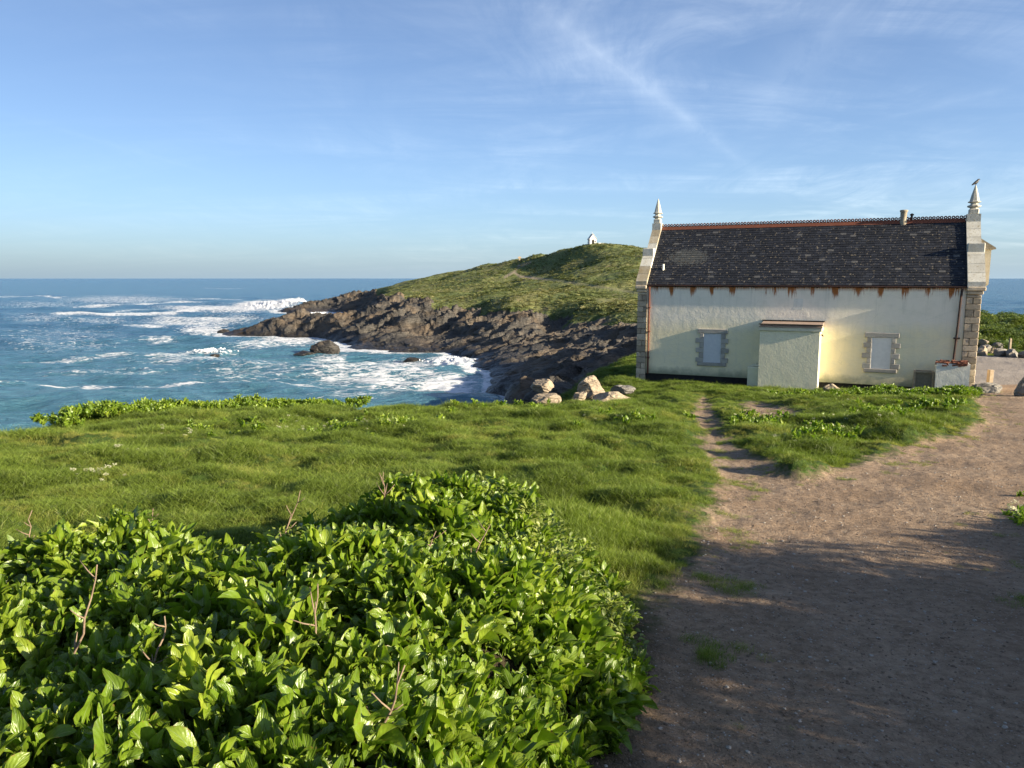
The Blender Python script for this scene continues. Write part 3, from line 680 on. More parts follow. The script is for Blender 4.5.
rock('boulder', 611, 403, 27.6, (.75,.40,.30), 17, 'long low boulder with yellow lichen in front of the largest boulder', 'boulder', M_BOULDER, .1, (0,0), .25, zb=13.52)
rock('boulder', 622, 393, 29.6, (.50,.34,.20), 19, 'flat mossy slab boulder right of the largest boulder', 'boulder', M_BOULDER_D, -.1, (0,.05), .2, zb=13.60)
rock('boulder', 834, 390, 32.9, (.50,.34,.30), 23, 'small tan boulder at the wall foot right of the lean-to', 'boulder', M_BOULDER, .2, (0,.1), .2)
rock('boulder', 914, 392, 31.6, (.65,.35,.26), 25, 'grey boulder in the leaves below the wooden crate', 'boulder', M_BOULDER_D, .1, (0,0), .2)
rock('boulder', 984, 403, 31.4, (.80,.50,.36), 28, 'broad dark boulder with plants around it by the building corner', 'boulder', M_BOULDER_D, .2, (0,0), .3)
rock('boulder', 1027, 408, 28.8, (.55,.5,.50), 31, 'grey boulder standing alone beside the path at the right edge', 'boulder', M_BOULDER_D, .2, (0,0), .15)
for i, (px, py, d, dm, lb, dk) in enumerate([
    (981,358,51.6,(.9,.6,.75),'square pale boulder at the back of the car park beside the building corner',0),
    (999,358,50.8,(1.0,.6,.62),'slanting grey boulder in the middle of the car park edge row',1),
    (1012,360,50.2,(1.0,.6,.55),'grey boulder right of the slanting one at the car park edge',1),
    (1024,362,49.6,(.6,.6,.5),'boulder cut by the right edge of the picture, end of the car park row',1),
    (986,347,55.5,(1.2,.8,.7),'dark boulder left of the heap at the foot of the scrub',1),
    (982,341,57.0,(1.1,.8,.75),'pale boulder on top of the heap against the scrub',0),
    (996,346,56.0,(1.0,.6,.55),'rightmost low grey boulder of the heap below the scrub',1),
    (990,345,55.2,(.7,.5,.55),'pale pointed boulder in the middle of the heap below the scrub',0),
    (1006,319,67.0,(1.0,.7,.4),'pale flat boulder lying high among the scrub',0),
    (994,320,67.5,(.6,.5,.45),'small pale boulder in the scrub left of the flat one',0)]):
    rock('boulder', px, py, d, tuple(q*.62 for q in dm), 40+i*3, lb, 'boulder', (M_BOULDER, M_BOULDER_D)[dk], .3*i, (0,.1), .2)
rock('sea_rock', 325, 357, 184, (3.6,2.8,2.6), 71, 'brown rock standing in the foam in front of the near point', 'rock', M_SEAROCK, .2, (0,.1), .45, zb=0)
rock('sea_rock', 306, 358.5, 181, (3.2,1.4,.8), 73, 'low flat dark rock touching the left of the brown sea rock', 'rock', M_SEAROCK, .1, (0,0), .45, zb=0)
rock('sea_rock', 225, 332.5, 252, (2.6,1.4,1.1), 75, 'small dark rock beyond the tip of the rocky point', 'rock', M_SEAROCK, 0, (0,0), .5, zb=0)
rock('sea_rock', 412, 362.5, 166, (2.3,1.1,.75), 77, 'small dark rock awash inside the cove near the cliff foot', 'rock', M_SEAROCK, 0, (0,0), .5, zb=0)
rock('sea_rock', 215, 360, 178, (1.5,.8,.45), 79, 'tiny dark rock awash in the broken wave out in the bay', 'rock', M_SEAROCK, 0, (0,0), .6, zb=0)

# ================================================================ THE OLD LIFEBOAT HOUSE
ZB = 13.1; EH = 4.57; HW = 2.65; RH = 7.46
bld = empty('white_house', loc2w(0, 0, ZB), WALL_AZ)
tag(bld, 'long cream rendered stone house with dark slate roof and two gable pinnacles beside the path', 'house')
b = MB(); b.prism_x([(0,.12),(2*HW,.12),(2*HW,EH),(HW,RH-.10),(0,EH)], 0, LW)
# finer front so that the render is not a single quad
b.build('wall', M_PLASTER, bld)
b = MB(); b.box(-.02, LW+.02, .06, 2*HW-.06, -.8, .125); b.build('plinth', M_DARK, bld)
# slates, course by course, both slopes
b = MB(); SL = 4.2; ncr = 26; rs = random.Random(3)
ey, ez = -.05, EH-.01; SL = math.hypot(HW-ey, RH-ez); uy, uz = (HW-ey)/SL, (RH-ez)/SL
for side in (0, 1):
    fy = (lambda y: y) if side == 0 else (lambda y: 2*HW-y)
    pts = [(0, 0), (0, 0)]
    for c in range(ncr):
        d0 = c*SL/ncr; d1 = min(d0+SL/ncr*1.7, SL); x = -.10 if c%2 else 0
        while x < LW:
            w = .275+rs.uniform(-.02,.02); x0 = max(x, 0)+.004; x1 = min(x+w, LW)-.004
            if x1-x0 > .03:
                t = rs.random()**1.2; l0 = .035+rs.uniform(0,.008); l1 = .012; dd = rs.uniform(-.012,.012); t = 1.0 if rs.random() < .02 else t*.85
                def pt(xx, d, l): return (xx, fy(ey+uy*d-uz*l), ez+uz*d+uy*l)
                vs = [pt(x0, d0+dd, l0), pt(x1, d0+dd, l0), pt(x1, d1, l1), pt(x0, d1, l1), pt(x0, d0+dd, l0-.018), pt(x1, d0+dd, l0-.018)]
                fs = [(0,1,2,3), (4,5,1,0)]
                if side: fs = [f[::-1] for f in fs]
                b.add(vs, fs, 0, t)
            x += w
def slab(l): return [(ey-0*uz, ez-l), (HW, RH-l), (2*HW-ey, ez-l)]
b.prism_x([(ey, ez), (HW, RH), (2*HW-ey, ez), (2*HW-ey, ez-.07), (HW, RH-.09), (ey, ez-.07)], .0, LW, 0, .3)
b.build('roof', M_SLATE, bld)
roof = bld.children[-1]
b = MB(); b.prism_x([(HW-.12, RH-.07), (HW-.02, RH+.085), (HW+.02, RH+.085), (HW+.12, RH-.07)], .02, LW-.02); ridge_o = b.build('ridge_tile', M_TERRA, bld)
b = MB(); x = .12; r_ = .052
while x < LW-.1:
    b.box(x-.155, x+.155, HW-.015, HW+.015, RH+.075, RH+.11, 0)
    for dx in (-.075, .075):
        pts = [(x+dx+r_*math.cos(t), HW, RH+.165+r_*math.sin(t)) for t in np.linspace(0, 2*PI, 11)]; b.tube(pts, .028, 6)
    x += .31
b.build('ridge_crest', M_CREST, bld)
# gutter and brackets
b = MB(); b.tube([(0.05, -.09, EH-.04), (LW-.03, -.09, EH-.06)], .035, 8); b.box(.02, LW-.02, -.05, -.003, EH-.10, EH-.03)
for k in range(15): xx = .49+k*.93; b.box(xx-.02, xx+.02, -.10, -.002, EH-.125, EH-.102)
b.build('gutter', M_GUT, bld)
b = MB(); b.tube([(.13,-.12,EH-.1),(.13,-.07,EH-.5),(.13,-.07,.1)], .045, 8)
for z in (.9, 2.2, 3.4): b.box(.06, .20, -.13, -.003, z, z+.05)
b.build('downpipe', M_RPIPE, bld)
b = MB(); b.tube([(LW-.18,-.14,EH-.1),(LW-.20,-.12,EH-.45),(LW-.24,-.08,2.6),(LW-.30,-.07,1.2)], .045, 8); b.box(LW-.36,LW-.12,-.14,-.003,2.3,2.36); b.build('downpipe', M_GUT, bld)
# gable walls with quoins
def quoin(x0, x1, mirror):
    b = MB(); z = -.5; k = 0
    while z < EH-.40:
        h = random.uniform(.24, .33); h = min(h, EH-.38-z) 
        if k%2 == 0: b.box(x0, x1, -.09, .5, z, z+h-.012, 0, .006, random.random(), .02)
        else:
            c = (x0+x1)/2+random.uniform(-.06,.06); b.box(x0, c-.006, -.085, .5, z, z+h-.012, 0, .006, random.random(), .02); b.box(c+.006, x1, -.088, .5, z, z+h-.012, 0, .006, random.random(), .02)
        z += h; k += 1
    # corbel under the kneeler
    b.box(x0-(.05 if mirror else 0), x1+(0 if mirror else .06), -.14, .5, EH-.37, EH-.22, 0, .004, .7, .03); b.box(x0-(.11 if mirror else 0), x1+(0 if mirror else .13), -.20, .5, EH-.215, EH-.04, 0, .004, .9, .03)
    b.prism_x([(.5,-.5),(2*HW,-.5),(2*HW,EH),(HW,RH-.1),(.5,EH+.5)], x0+.02, x1-.02, 0, .5)
    return b.build('gable_wall', M_STONE, bld)
quoin(-.47, -.003, True); quoin(LW+.003, LW+.56, False)
def parapet(x0, x1, mirror, mat, mat2):
    b = MB(); sl = (RH-EH)/HW
    def seg(y0, y1, up, e, m, a):      # sloped coping block between depths y0..y1, both sides of the ridge
        for sg in (0, 1):
            f = (lambda y: y) if sg == 0 else (lambda y: 2*HW-y)
            pts = [(f(y0), EH+sl*y0+(.05 if y0 < 0 else -.15)), (f(y1), EH+sl*y1-.15), (f(y1), EH+sl*y1+up), (f(y0), EH+sl*y0+up)]
            if sg: pts = pts[::-1]
            b.prism_x(pts, x0-(e if mirror else 0), x1+(0 if mirror else e), m, a)
    n = 4
    for k in range(n): seg(-.12+k*(1.42/n), -.12+(k+1)*(1.42/n)-.012, .30, .10, 1 if k < 2 else 0, random.random())
    b.box(x0-(.11 if mirror else .002), x1+(.002 if mirror else .11), 1.05, 1.42, EH+sl*1.3-.2, EH+sl*1.3+.42, 0, 0, .6, .03)
    b.box(x0-(.11 if mirror else .002), x1+(.002 if mirror else .11), 2*HW-1.42, 2*HW-1.05, EH+sl*1.3-.2, EH+sl*1.3+.42, 0, 0, .6, .03)
    for k in range(3): seg(1.43+k*.34, 1.43+(k+1)*.34-.012, .20, 0, 1 if (mirror and k > 0) else 0, random.random())
    b.prism_x([(HW-.24, RH-.4), (HW+.24, RH-.4), (HW+.24, RH+.28), (HW-.24, RH+.28)], x0+.002, x1-.002, 0, .5)
    return b.build('gable_coping', [mat, mat2], bld)
parapet(-.47, -.006, True, M_COPE, M_COPE_L); parapet(LW+.006, LW+.56, False, M_COPE, M_COPE)
def pinnacle(cx, s, name='pinnacle'):
    z = RH+.27; b = MB(); b.box(cx-.21*s, cx+.21*s, HW-.21*s, HW+.21*s, z, z+.24, 0, 0, .4, .03)
    n = 8; zz = z+.24
    prof = [(.19*s, zz), (.17*s, zz+.06*s), (.30*s, zz+.13*s), (.31*s, zz+.20*s), (.18*s, zz+.27*s), (.16*s, zz+.36*s), (.29*s, zz+.42*s), (.29*s, zz+.46*s), (.22*s, zz+.50*s), (.16*s, zz+.86*s), (.08*s, zz+1.24*s), (.02*s, zz+1.52*s)]
    prof = [(r, zz+(q-zz)*(1.05/1.52)/s) for r, q in prof]
    b.lathe(cx, HW, prof, 8); b.build(name, M_COPE, bld); return zz+1.05
pinnacle(-.24, .86); TIP = pinnacle(LW+.28, .94)
# chimney pot and its small cowl
xr = 11.35
b = MB(); b.lathe(xr, HW, [(.17, RH-.3), (.17, RH+.02), (.145, RH+.08), (.145, RH+.46), (.175, RH+.49), (.175, RH+.56), (.12, RH+.57)], 14); ch = b.build('chimney_pot', M_CHIM, bld, True)
b = MB(); b.lathe(xr+.34, HW+.02, [(.05, RH-.2), (.05, RH+.30), (.09, RH+.31), (.09, RH+.36), (.02, RH+.40)], 10); b.build('flue_pipe', M_DARK, bld)
b = MB(); yv = .62; zv = ez+(yv-ey)*uz/uy; b.lathe(.62, yv, [(.06, zv-.1), (.055, zv+.30), (.05, zv+.31)], 10); b.build('vent_pipe', M_WHITE, bld)
# boarded windows with toothed stone surrounds
def window(cx, z0, w, h, mat, label):
    sr_ = MB(); hw = w/2; rs2 = random.Random(int(cx*10)); n = 6
    sr_.box(cx-hw-.30, cx+hw+.30, -.075, .02, z0+h, z0+h+.22, 0, .004, .5, .02)
    sr_.box(cx-hw-.28, cx+hw+.28, -.095, .02, z0-.17, z0, 0, .004, .4, .02)
    for k in range(n):
        e = .36 if k%2 == 0 else .19; zz = z0+k*h/n
        for sg in (-1, 1):
            e2 = e+rs2.uniform(-.03,.03); a, c = (cx+sg*hw, cx+sg*(hw+e2)); sr_.box(min(a,c), max(a,c), -.07+rs2.uniform(-.006,.006), .02, zz+.005, zz+h/n-.005, 0, .003, rs2.random(), .012)
    wo = sr_.build('window', M_STONE_G, bld); wo['label'] = label
    p = MB(); p.box(cx-hw+.002, cx+hw-.002, -.022, .01, z0+.002, z0+h-.002); p.box(cx-hw+.002, cx-hw+.05, -.034, -.0225, z0+.002, z0+h-.002); p.box(cx+hw-.05, cx+hw-.002, -.034, -.0225, z0+.002, z0+h-.002); p.box(cx-hw+.051, cx+hw-.051, -.034, -.0225, z0+h-.06, z0+h-.002); p.build('shutter_board', mat, wo)
window(3.30, .80, .84, 1.42, M_BOARD, 'left boarded window with grey toothed stone surround and blue-grey board')
window(10.74, .86, .80, 1.40, M_BOARD2, 'right boarded window with brown toothed stone surround and white board')
b = MB(); b.box(6.95, 7.35, -.004, .01, 3.45, 3.95); b.build('wall_patch', M_WHITE, bld)
# lean-to with its flat roof
b = MB(); b.box(5.66, 8.22, -1.25, -.003, -.6, 2.52); lean = b.build('lean_to', M_LEAN, bld)
b = MB(); b.box(5.58, 8.30, -1.33, -.004, 2.522, 2.68, 0, 0, 0, .01); b.build('fascia', M_TRIM, lean)
b = MB(); b.prism_x([(-1.30, 2.682), (-.005, 2.682), (-.005, 2.90), (-1.30, 2.78)], 5.66, 8.30); b.box(5.62, 8.32, -1.36, -1.302, 2.682, 2.73); b.build('felt_roof', M_FELT, lean)
b = MB(); b.box(5.60, 8.34, -1.38, -1.20, 2.801, 2.835, 0, .004); b.box(5.60, 8.34, -.12, -.006, 2.90, 2.95, 0, .004); b.build('flashing', M_DARK, lean)
b = MB(); b.box(5.12, 5.657, -.9, -.004, -.5, .78, 0, .01, 0, .03); b.box(5.27, 5.656, -.75, -.05, .785, .86, 0, .01, 0, .02); b.build('side_block', M_LEAN, lean)
b = MB(); b.tube([(8.22,-.9,2.36),(8.32,-.9,2.36),(8.34,-.9,2.29)], .03, 6); b.build('spout', M_GUT, lean)
# little oriel on the seaward gable
b = MB(); b.box(LW+.562, LW+1.0, HW-.75, HW+.75, 4.62, 6.15); b.prism([(LW+.562,4.1),(LW+1.0,4.62),(LW+.562,4.62)], HW-.7, HW+.7); orl = b.build('oriel', M_TRIM, bld)
b = MB(); b.prism([(LW+.562,6.152),(LW+1.16,6.152),(LW+1.14,6.22),(LW+.562,6.62)], HW-.92, HW+.92); b.build('oriel_roof', M_COPE_L, orl)
# ---- things against the wall
bn = empty('rubble_bin', loc2w(LW-.38, -.75, ZB), WALL_AZ); tag(bn, 'low white rendered bunker filled with rusty rubble at the right end of the wall', 'bunker')
b = MB(); b.box(-.62,.62,-.42,-.32,-.5,1.32,0,.01); b.box(-.62,-.52,-.318,.38,-.5,1.32,0,.01); b.box(.52,.62,-.318,.38,-.5,1.32,0,.01); b.box(-.518,.518,.28,.38,-.5,1.3,0,.01); b.build('bin_wall', M_WHITE, bn)
b = MB(); rs = random.Random(9)
for _ in range(90):
    x, y, z = rs.uniform(-.55,.55), rs.uniform(-.40,.28), rs.uniform(1.25,1.38); s_ = rs.uniform(.03,.09); b.box(x-s_*1.4, x+s_*1.4, y-s_, y+s_, z-s_*.5, z+s_*.5, 0, s_*.5)
b.box(-.515,.515,-.317,.278,.6,1.25); b.build('rubble', M_RUSTY, bn)
cr = empty('wooden_crate', loc2w(LW-1.42, -.55, ZB), WALL_AZ); tag(cr, 'weathered wooden framed crate leaning beside the white rubble bunker', 'crate')
b = MB()
for x0, x1, z0, z1 in ((-.38,-.31,-.2,.92),(.31,.38,-.2,.92),(-.309,.309,.85,.92),(-.309,.309,.1,.17)):
    b.box(x0,x1,-.24,-.15,z0,z1,0,.004); 
b.box(-.38,-.31,-.149,.2,.85,.92,0,.003); b.box(.31,.38,-.149,.2,.85,.92,0,.003); b.box(-.38,.38,.202,.25,.0,.92,0,.003); b.build('crate_frame', M_WOOD, cr)
b = MB(); b.box(-.305,.305,-.14,-.12,-.1,.848); b.box(-.37,-.35,-.12,.2,-.1,.848); b.box(.35,.37,-.12,.2,-.1,.848); b.build('crate_panel', M_MESH, cr)
a_, s_ = ray(989, 388); y_ = 33.5; x_ = float(a_)*y_; b = MB(); zg = gh(x_, y_); b.box(x_-.1, x_+.1, y_-.1, y_+.1, zg-.3, zg+.95, 0, .01, 0, .02); po = b.build('wooden_post', M_WOOD); tag(po, 'short square timber post behind the dark boulder at the building corner', 'post')
a_, s_ = ray(1009.5, 350); y_ = 53.5; x_ = float(a_)*y_; b = MB(); zg = gh(x_, y_); b.box(x_-.08, x_+.08, y_-.08, y_+.08, zg-.3, zg+1.1, 0, .01, 0, .02); po = b.build('wooden_post', M_WOOD); tag(po, 'thin pale post standing on the grass strip beyond the car park', 'post')

# bird on the right pinnacle
import bmesh
def skin(name, pts, edges, radii, mat, parent=None, sub=2):
    me = bpy.data.meshes.new(name); me.from_pydata(pts, edges, []); o = link(bpy.data.objects.new(name, me), parent)
    m = o.modifiers.new('skin', 'SKIN'); m.use_smooth_shade = True
    for v, r in zip(me.skin_vertices[0].data, radii): v.radius = (r, r)
    me.skin_vertices[0].data[0].use_root = True
    s = o.modifiers.new('sub', 'SUBSURF'); s.levels = sub; s.render_levels = sub; me.materials.append(mat); return o
bx, by, bz = loc2w(LW+.28, HW, ZB+TIP+.005)
bird = skin('bird', [(0,0,.11),(.07,0,.17),(.11,0,.235),(.15,0,.245),(.195,0,.235),(-.09,0,.06),(-.21,0,-.02),(-.005,.025,.04),(-.005,.025,-.0),(-.005,-.025,.04),(-.005,-.025,-.0)],
    [(0,1),(1,2),(2,3),(3,4),(0,5),(5,6),(0,7),(7,8),(0,9),(9,10)], [.065,.06,.038,.035,.008,.05,.02,.014,.008,.014,.008], M_BIRD)
bird.location = (bx, by, bz); bird.rotation_euler = (0, 0, R(10)); tag(bird, 'small black bird perched on the tip of the right pinnacle', 'bird')

# white lookout hut on the hill
a_, s_ = ray(592, 243); y_ = 312.; x_ = float(a_)*y_; zt = float(headland(np.array([x_]), np.array([y_]))[0][0]); print('hut z', zt, 'want', EYE+y_*float(s_))
hut = empty('lookout_hut', (x_, y_, zt-.5), R(14)); tag(hut, 'tiny white hut with pointed gable roof on top of the green hill', 'hut')
b = MB(); b.box(-1.35,1.35,-1.3,1.3,-.5,2.3); b.prism([(-1.35,2.301),(1.35,2.301),(0,4.1)], -1.3, 1.3)
b.build('wall', M_HUT, hut)
b = MB()
b.add([(-1.6,-1.45,2.15),(0,-1.45,4.3),(0,1.45,4.3),(-1.6,1.45,2.15),(-1.6,-1.45,2.0),(0,-1.45,4.12),(0,1.45,4.12),(-1.6,1.45,2.0)], [(3,2,1,0),(4,5,6,7),(0,1,5,4),(2,3,7,6),(3,0,4,7)])
b.add([(1.6,-1.45,2.15),(0,-1.45,4.3),(0,1.45,4.3),(1.6,1.45,2.15),(1.6,-1.45,2.0),(0,-1.45,4.12),(0,1.45,4.12),(1.6,1.45,2.0)], [(0,1,2,3),(7,6,5,4),(4,5,1,0),(6,7,3,2),(7,4,0,3)])
b.lathe(0, 0, [(.12, 4.2), (.10, 4.7), (.02, 4.95)], 8); b.build('roof', M_HUTR, hut)
b = MB(); b.box(-.5,.5,-1.36,-1.302,-.3,1.65); b.prism([(-.5,1.651),(.5,1.651),(0,2.2)], -1.36, -1.302); b.build('doorway', M_OPEN, hut)
b = MB(); b.box(.75,1.1,-1.36,-1.302,.9,1.5); b.build('window', M_OPEN, hut)
b = MB(); b.box(1.36,5.2,-.5,-.2,-.8,.75,0,.05); b.build('low_wall', M_HUT, hut)
# trail post on the skyline
a_, s_ = ray(519.6, 261); y_ = 356.; x_ = float(a_)*y_; zt = float(headland(np.array([x_]), np.array([y_]))[0][0])
b = MB(); b.box(x_-.35, x_+.35, y_-.2, y_+.2, zt-.5, zt+1.9, 0, .05); b.box(x_-.75, x_+.75, y_-.22, y_+.22, zt+1.2, zt+1.75, 0, .05); po = b.build('signpost', M_WOOD); tag(po, 'tiny dark post on the skyline of the hill left of the white hut', 'post')
# ================================================================ PLANTS
def leaf_verts(L, W, arch, cup, wave, twist, nseg=8, nw=4, pet=.35, ph=0.0):
    """one leaf growing from the origin up/outward along +Y, returns V, F, UV"""
    V = []; UV = []; F_ = []
    pl = L*pet; y = 0.; z = 0.; a = arch[0]
    n0 = 3
    for i in range(n0+nseg+1):
        if i <= n0: t = 0; w = .012*L+.004
        if i > n0:
            t = (i-n0)/nseg; w = W*(math.sin(PI*min(t**.72, 1))**.75)*(1-.25*t)+.003 if t < 1 else .002
        s = i/(n0+nseg)
        a = arch[0]+(arch[1]-arch[0])*s**1.3; st = (pl/n0 if i <= n0 else (L-pl)/nseg) if i else 0
        y += st*math.cos(a); z += st*math.sin(a)
        for j in range(nw+1):
            u = j/nw*2-1
            wv = wave*math.sin(t*9+ph+u*1.5)*abs(u)*W if t > 0 else 0
            lz = cup*abs(u)**1.5*w + wv; tw = twist*s
            lx = u*w; ny = -math.sin(a); nz = math.cos(a)
            V.append((lx*math.cos(tw), y+ny*(lz+lx*math.sin(tw)), z+nz*(lz+lx*math.sin(tw)))); UV.append((j/nw, s))
    nc = nw+1
    for i in range(n0+nseg):
        for j in range(nw): F_.append((i*nc+j, i*nc+j+1, (i+1)*nc+j+1, (i+1)*nc+j))
    return np.array(V), np.array(F_), np.array(UV)
def merge(parts):
    V = []; F_ = []; U = []; n = 0
    for v, f, u in parts: V.append(v); F_.append(f+n); U.append(u); n += len(v)
    return np.concatenate(V), np.concatenate(F_), np.concatenate(U)
def rotz(v, a): c, s = math.cos(a), math.sin(a); return np.stack([v[:,0]*c-v[:,1]*s, v[:,0]*s+v[:,1]*c, v[:,2]], 1)
def template(name, parts, mat):
    v, f, u = merge(parts); return bpy.data.objects.new(name, np_mesh(name, v, f, [mat], True, None, u))
rs = random.Random(21); ROS = []
for k in range(9):                                            # rosettes and leafy shoots of sea beet
    parts = []; n = rs.randint(10, 15)
    for i in range(n):
        q = i/n; L = rs.uniform(.12, .27)*(1-.25*q); W = L*rs.uniform(.11, .20)
        v, f, u = leaf_verts(L, W, (R(rs.uniform(62, 90)), R(rs.uniform(-15, 80))), rs.uniform(.1,.85), rs.uniform(.14,.46), rs.uniform(-.8,.8), ph=rs.uniform(0,6), pet=rs.uniform(.2,.38))
        v = rotz(v, i*2.4+rs.uniform(-.5,.5)); v = v+np.array([rs.uniform(-.05,.05), rs.uniform(-.05,.05), q*.09-.03]); parts.append((v, f, u))
    ROS.append(template('beet_clump_%02d' % k, parts, M_LEAF))
SML = []
for k in range(4):                                            # small pale leaved shoots
    parts = []
    for i in range(46):
        L = rs.uniform(.03, .055); v, f, u = leaf_verts(L, L*.25, (R(rs.uniform(20, 85)), R(rs.uniform(-40, 50))), .5, .2, rs.uniform(-.8,.8), 4, 2, .2)
        h = rs.uniform(.0, .22); r = .02+.05*rs.random(); t = rs.uniform(0, 2*PI)
        v = rotz(v, t-PI/2)+np.array([r*math.cos(t), r*math.sin(t), h]); parts.append((v, f, u))
    SML.append(template('small_clump_%02d' % k, parts, M_LEAF2))
def blades(name, n, rad, h0, h1, w, mat, lean=.5, seed=0, cast=None):
    r = random.Random(seed); V = []; F_ = []; U = []
    for i in range(n):
        t = r.uniform(0, 2*PI); q = rad*math.sqrt(r.random()); x, y = q*math.cos(t), q*math.sin(t); h = r.uniform(h0, h1)
        d = r.uniform(0, 2*PI); ln = lean*h*r.uniform(.3, 1.3); dx, dy = math.cos(d)*ln, math.sin(d)*ln
        fa = r.uniform(0, PI); wx, wy = math.cos(fa)*w/2, math.sin(fa)*w/2; b0 = len(V)
        for s, ww in ((0, 1), (.45, .9), (.8, .55)):
            px, py, pz = x+dx*s*s, y+dy*s*s, h*(s-.15*s*s*lean)
            V += [(px-wx*ww, py-wy*ww, pz), (px+wx*ww, py+wy*ww, pz)]; U += [(0, s), (1, s)]
        V.append((x+dx, y+dy, h*(1-.15*lean))); U.append((.5, 1))
        F_ += [(b0, b0+1, b0+3, b0+2), (b0+2, b0+3, b0+5, b0+4)]; F_.append((b0+4, b0+5, b0+6))
    q4 = np.array([f for f in F_ if len(f) == 4]); q3 = np.array([f for f in F_ if len(f) == 3])
    return bpy.data.objects.new(name, np_mesh(name, np.array(V), [q4, q3], [mat], True, None, np.array(U)))
GT = [blades('grass_clump_%02d' % k, 70, .11, .05, .13, .0034, M_GRASS, .75, 100+k) for k in range(5)]

def sample_view(n, r0, r1, a0, a1, power=1.0):
    """points whose density falls with distance"""
    u = RNG.random(n); r = (r0**power+(r1**power-r0**power)*u)**(1/power); a = np.radians(RNG.uniform(a0, a1, n)); return r*np.sin(a), r*np.cos(a), r
def slope_normal(X, Y, e=.12):
    zx = (ground_height(X+e, Y)-ground_height(X-e, Y))/(2*e); zy = (ground_height(X, Y+e)-ground_height(X, Y-e))/(2*e); return zx, zy
# ---- short grass
X, Y, r = sample_view(205000, 3.2, 62, -46, 58, .75)
Z, mk = surf(X, Y)
pk = (mk['grass'] > .25)*(mk['path'] < -.03+.12*pn(X*7, Y*7, 9))*(mk['edge'] > -4)*(mk['bsd'] < -.12)*(mk['bed'] < .1)*(mk['scrub'] < .5)*(mk['car'] < 0)
pk = pk.astype(bool) & (RNG.random(len(X)) < np.clip(.35+1.4*sstep(0, -.8, mk['path']), 0, 1))
pk |= (mk['path'] > -.1) & (mk['path'] < .75) & (mk['car'] < -.5) & (mk['bed'] < 0) & (pn(X*2.2, Y*2.2, 77) > .28) & (RNG.random(len(X)) < .5*sstep(.75, 0, mk['path']))
X, Y, Z, r = X[pk], Y[pk], Z[pk], r[pk]; pe = mk['path'][pk]
tuss = .5+.5*np.clip(pn(X*.9, Y*1.1, 201)*1.2+.6*pn(X*2.7, Y*3.1, 202), -1, 1)
trk_ = line_d(G((-40,449),(60,448),(200,447),(330,452),(420,461),(530,470)), X, Y)+.15*pn(X, Y, 205); tk = sstep(.55, .15, trk_)
size = (1-.5*tk)*(.66+.034*np.clip(r, 0, 40))*(.45+.9*tuss)*(.45+.55*sstep(0, -.9, pe))*RNG.uniform(.8, 1.2, len(X))
tall = sstep(.0, .9, poly_sd(BED, X, Y)+1.3)*.9                      # longer grass beside the leaf bed
sc3 = np.stack([size*1.25, size*1.25, size*(.72+.55*tall)*np.where(r > 20, .8, 1)], 1)
rot = np.stack([RNG.normal(0, .12, len(X)), RNG.normal(0, .12, len(X)), RNG.uniform(0, 2*PI, len(X))], 1)
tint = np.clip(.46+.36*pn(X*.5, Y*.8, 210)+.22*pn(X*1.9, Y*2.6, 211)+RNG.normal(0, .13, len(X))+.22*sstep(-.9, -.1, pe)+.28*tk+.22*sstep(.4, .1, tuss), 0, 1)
print('grass', len(X))
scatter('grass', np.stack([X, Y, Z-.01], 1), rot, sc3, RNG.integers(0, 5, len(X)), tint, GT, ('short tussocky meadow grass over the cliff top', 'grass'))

# ---- the bed of sea beet in the foreground, and patches farther off
def leafy(name, P, size, tint, tmpl, label, cat, tilt=.25, zoff=0.0):
    n = len(P); rot = np.stack([RNG.normal(0, tilt, n), RNG.normal(0, tilt, n), RNG.uniform(0, 2*PI, n)], 1)
    return scatter(name, P+np.array([0, 0, zoff]), rot, size, RNG.integers(0, len(tmpl), n), tint, tmpl, (label, cat))
bx0, bx1, by0, by1 = -7.5, 1.1, .3, 7.2
n = 19000; X = RNG.uniform(bx0, bx1, n); Y = RNG.uniform(by0, by1, n); sd = poly_sd(BED, X, Y)+.10*pn(X*2.1, Y*2.1, 7); k = sd > .0
k &= (np.abs(X) < .85*Y+1.2); X, Y, sd = X[k], Y[k], sd[k]; Z = ground_height(X, Y)
mass = pn(X*1.6, Y*1.6, 230)+.5*pn(X*3.7, Y*3.7, 231)
lay = RNG.random(len(X)); Z = Z+lay*(.13+.14*np.clip(mass, -.7, 1))*sstep(0, .35, sd)-.02
smz = sstep(.15, .45, pn(X*.8+4, Y*.8, 240)+.25*sstep(4.2, 5.6, Y)*sstep(-1.8, -.4, X)+.3*pn(X*3, Y*3, 241))
small = RNG.random(len(X)) < smz*.75*sstep(2.6, 3.6, Y)
size = RNG.uniform(.48, .92, len(X))*(1+.12*mass)
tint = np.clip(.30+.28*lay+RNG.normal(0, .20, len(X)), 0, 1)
P = np.stack([X, Y, Z], 1); print('beet', len(X), small.sum())
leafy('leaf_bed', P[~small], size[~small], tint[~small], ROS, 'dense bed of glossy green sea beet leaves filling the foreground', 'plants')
leafy('small_leaf_growth', P[small], size[small]*1.15, tint[small], SML, 'pale small leaved shoots growing through the foreground leaf bed', 'plants')

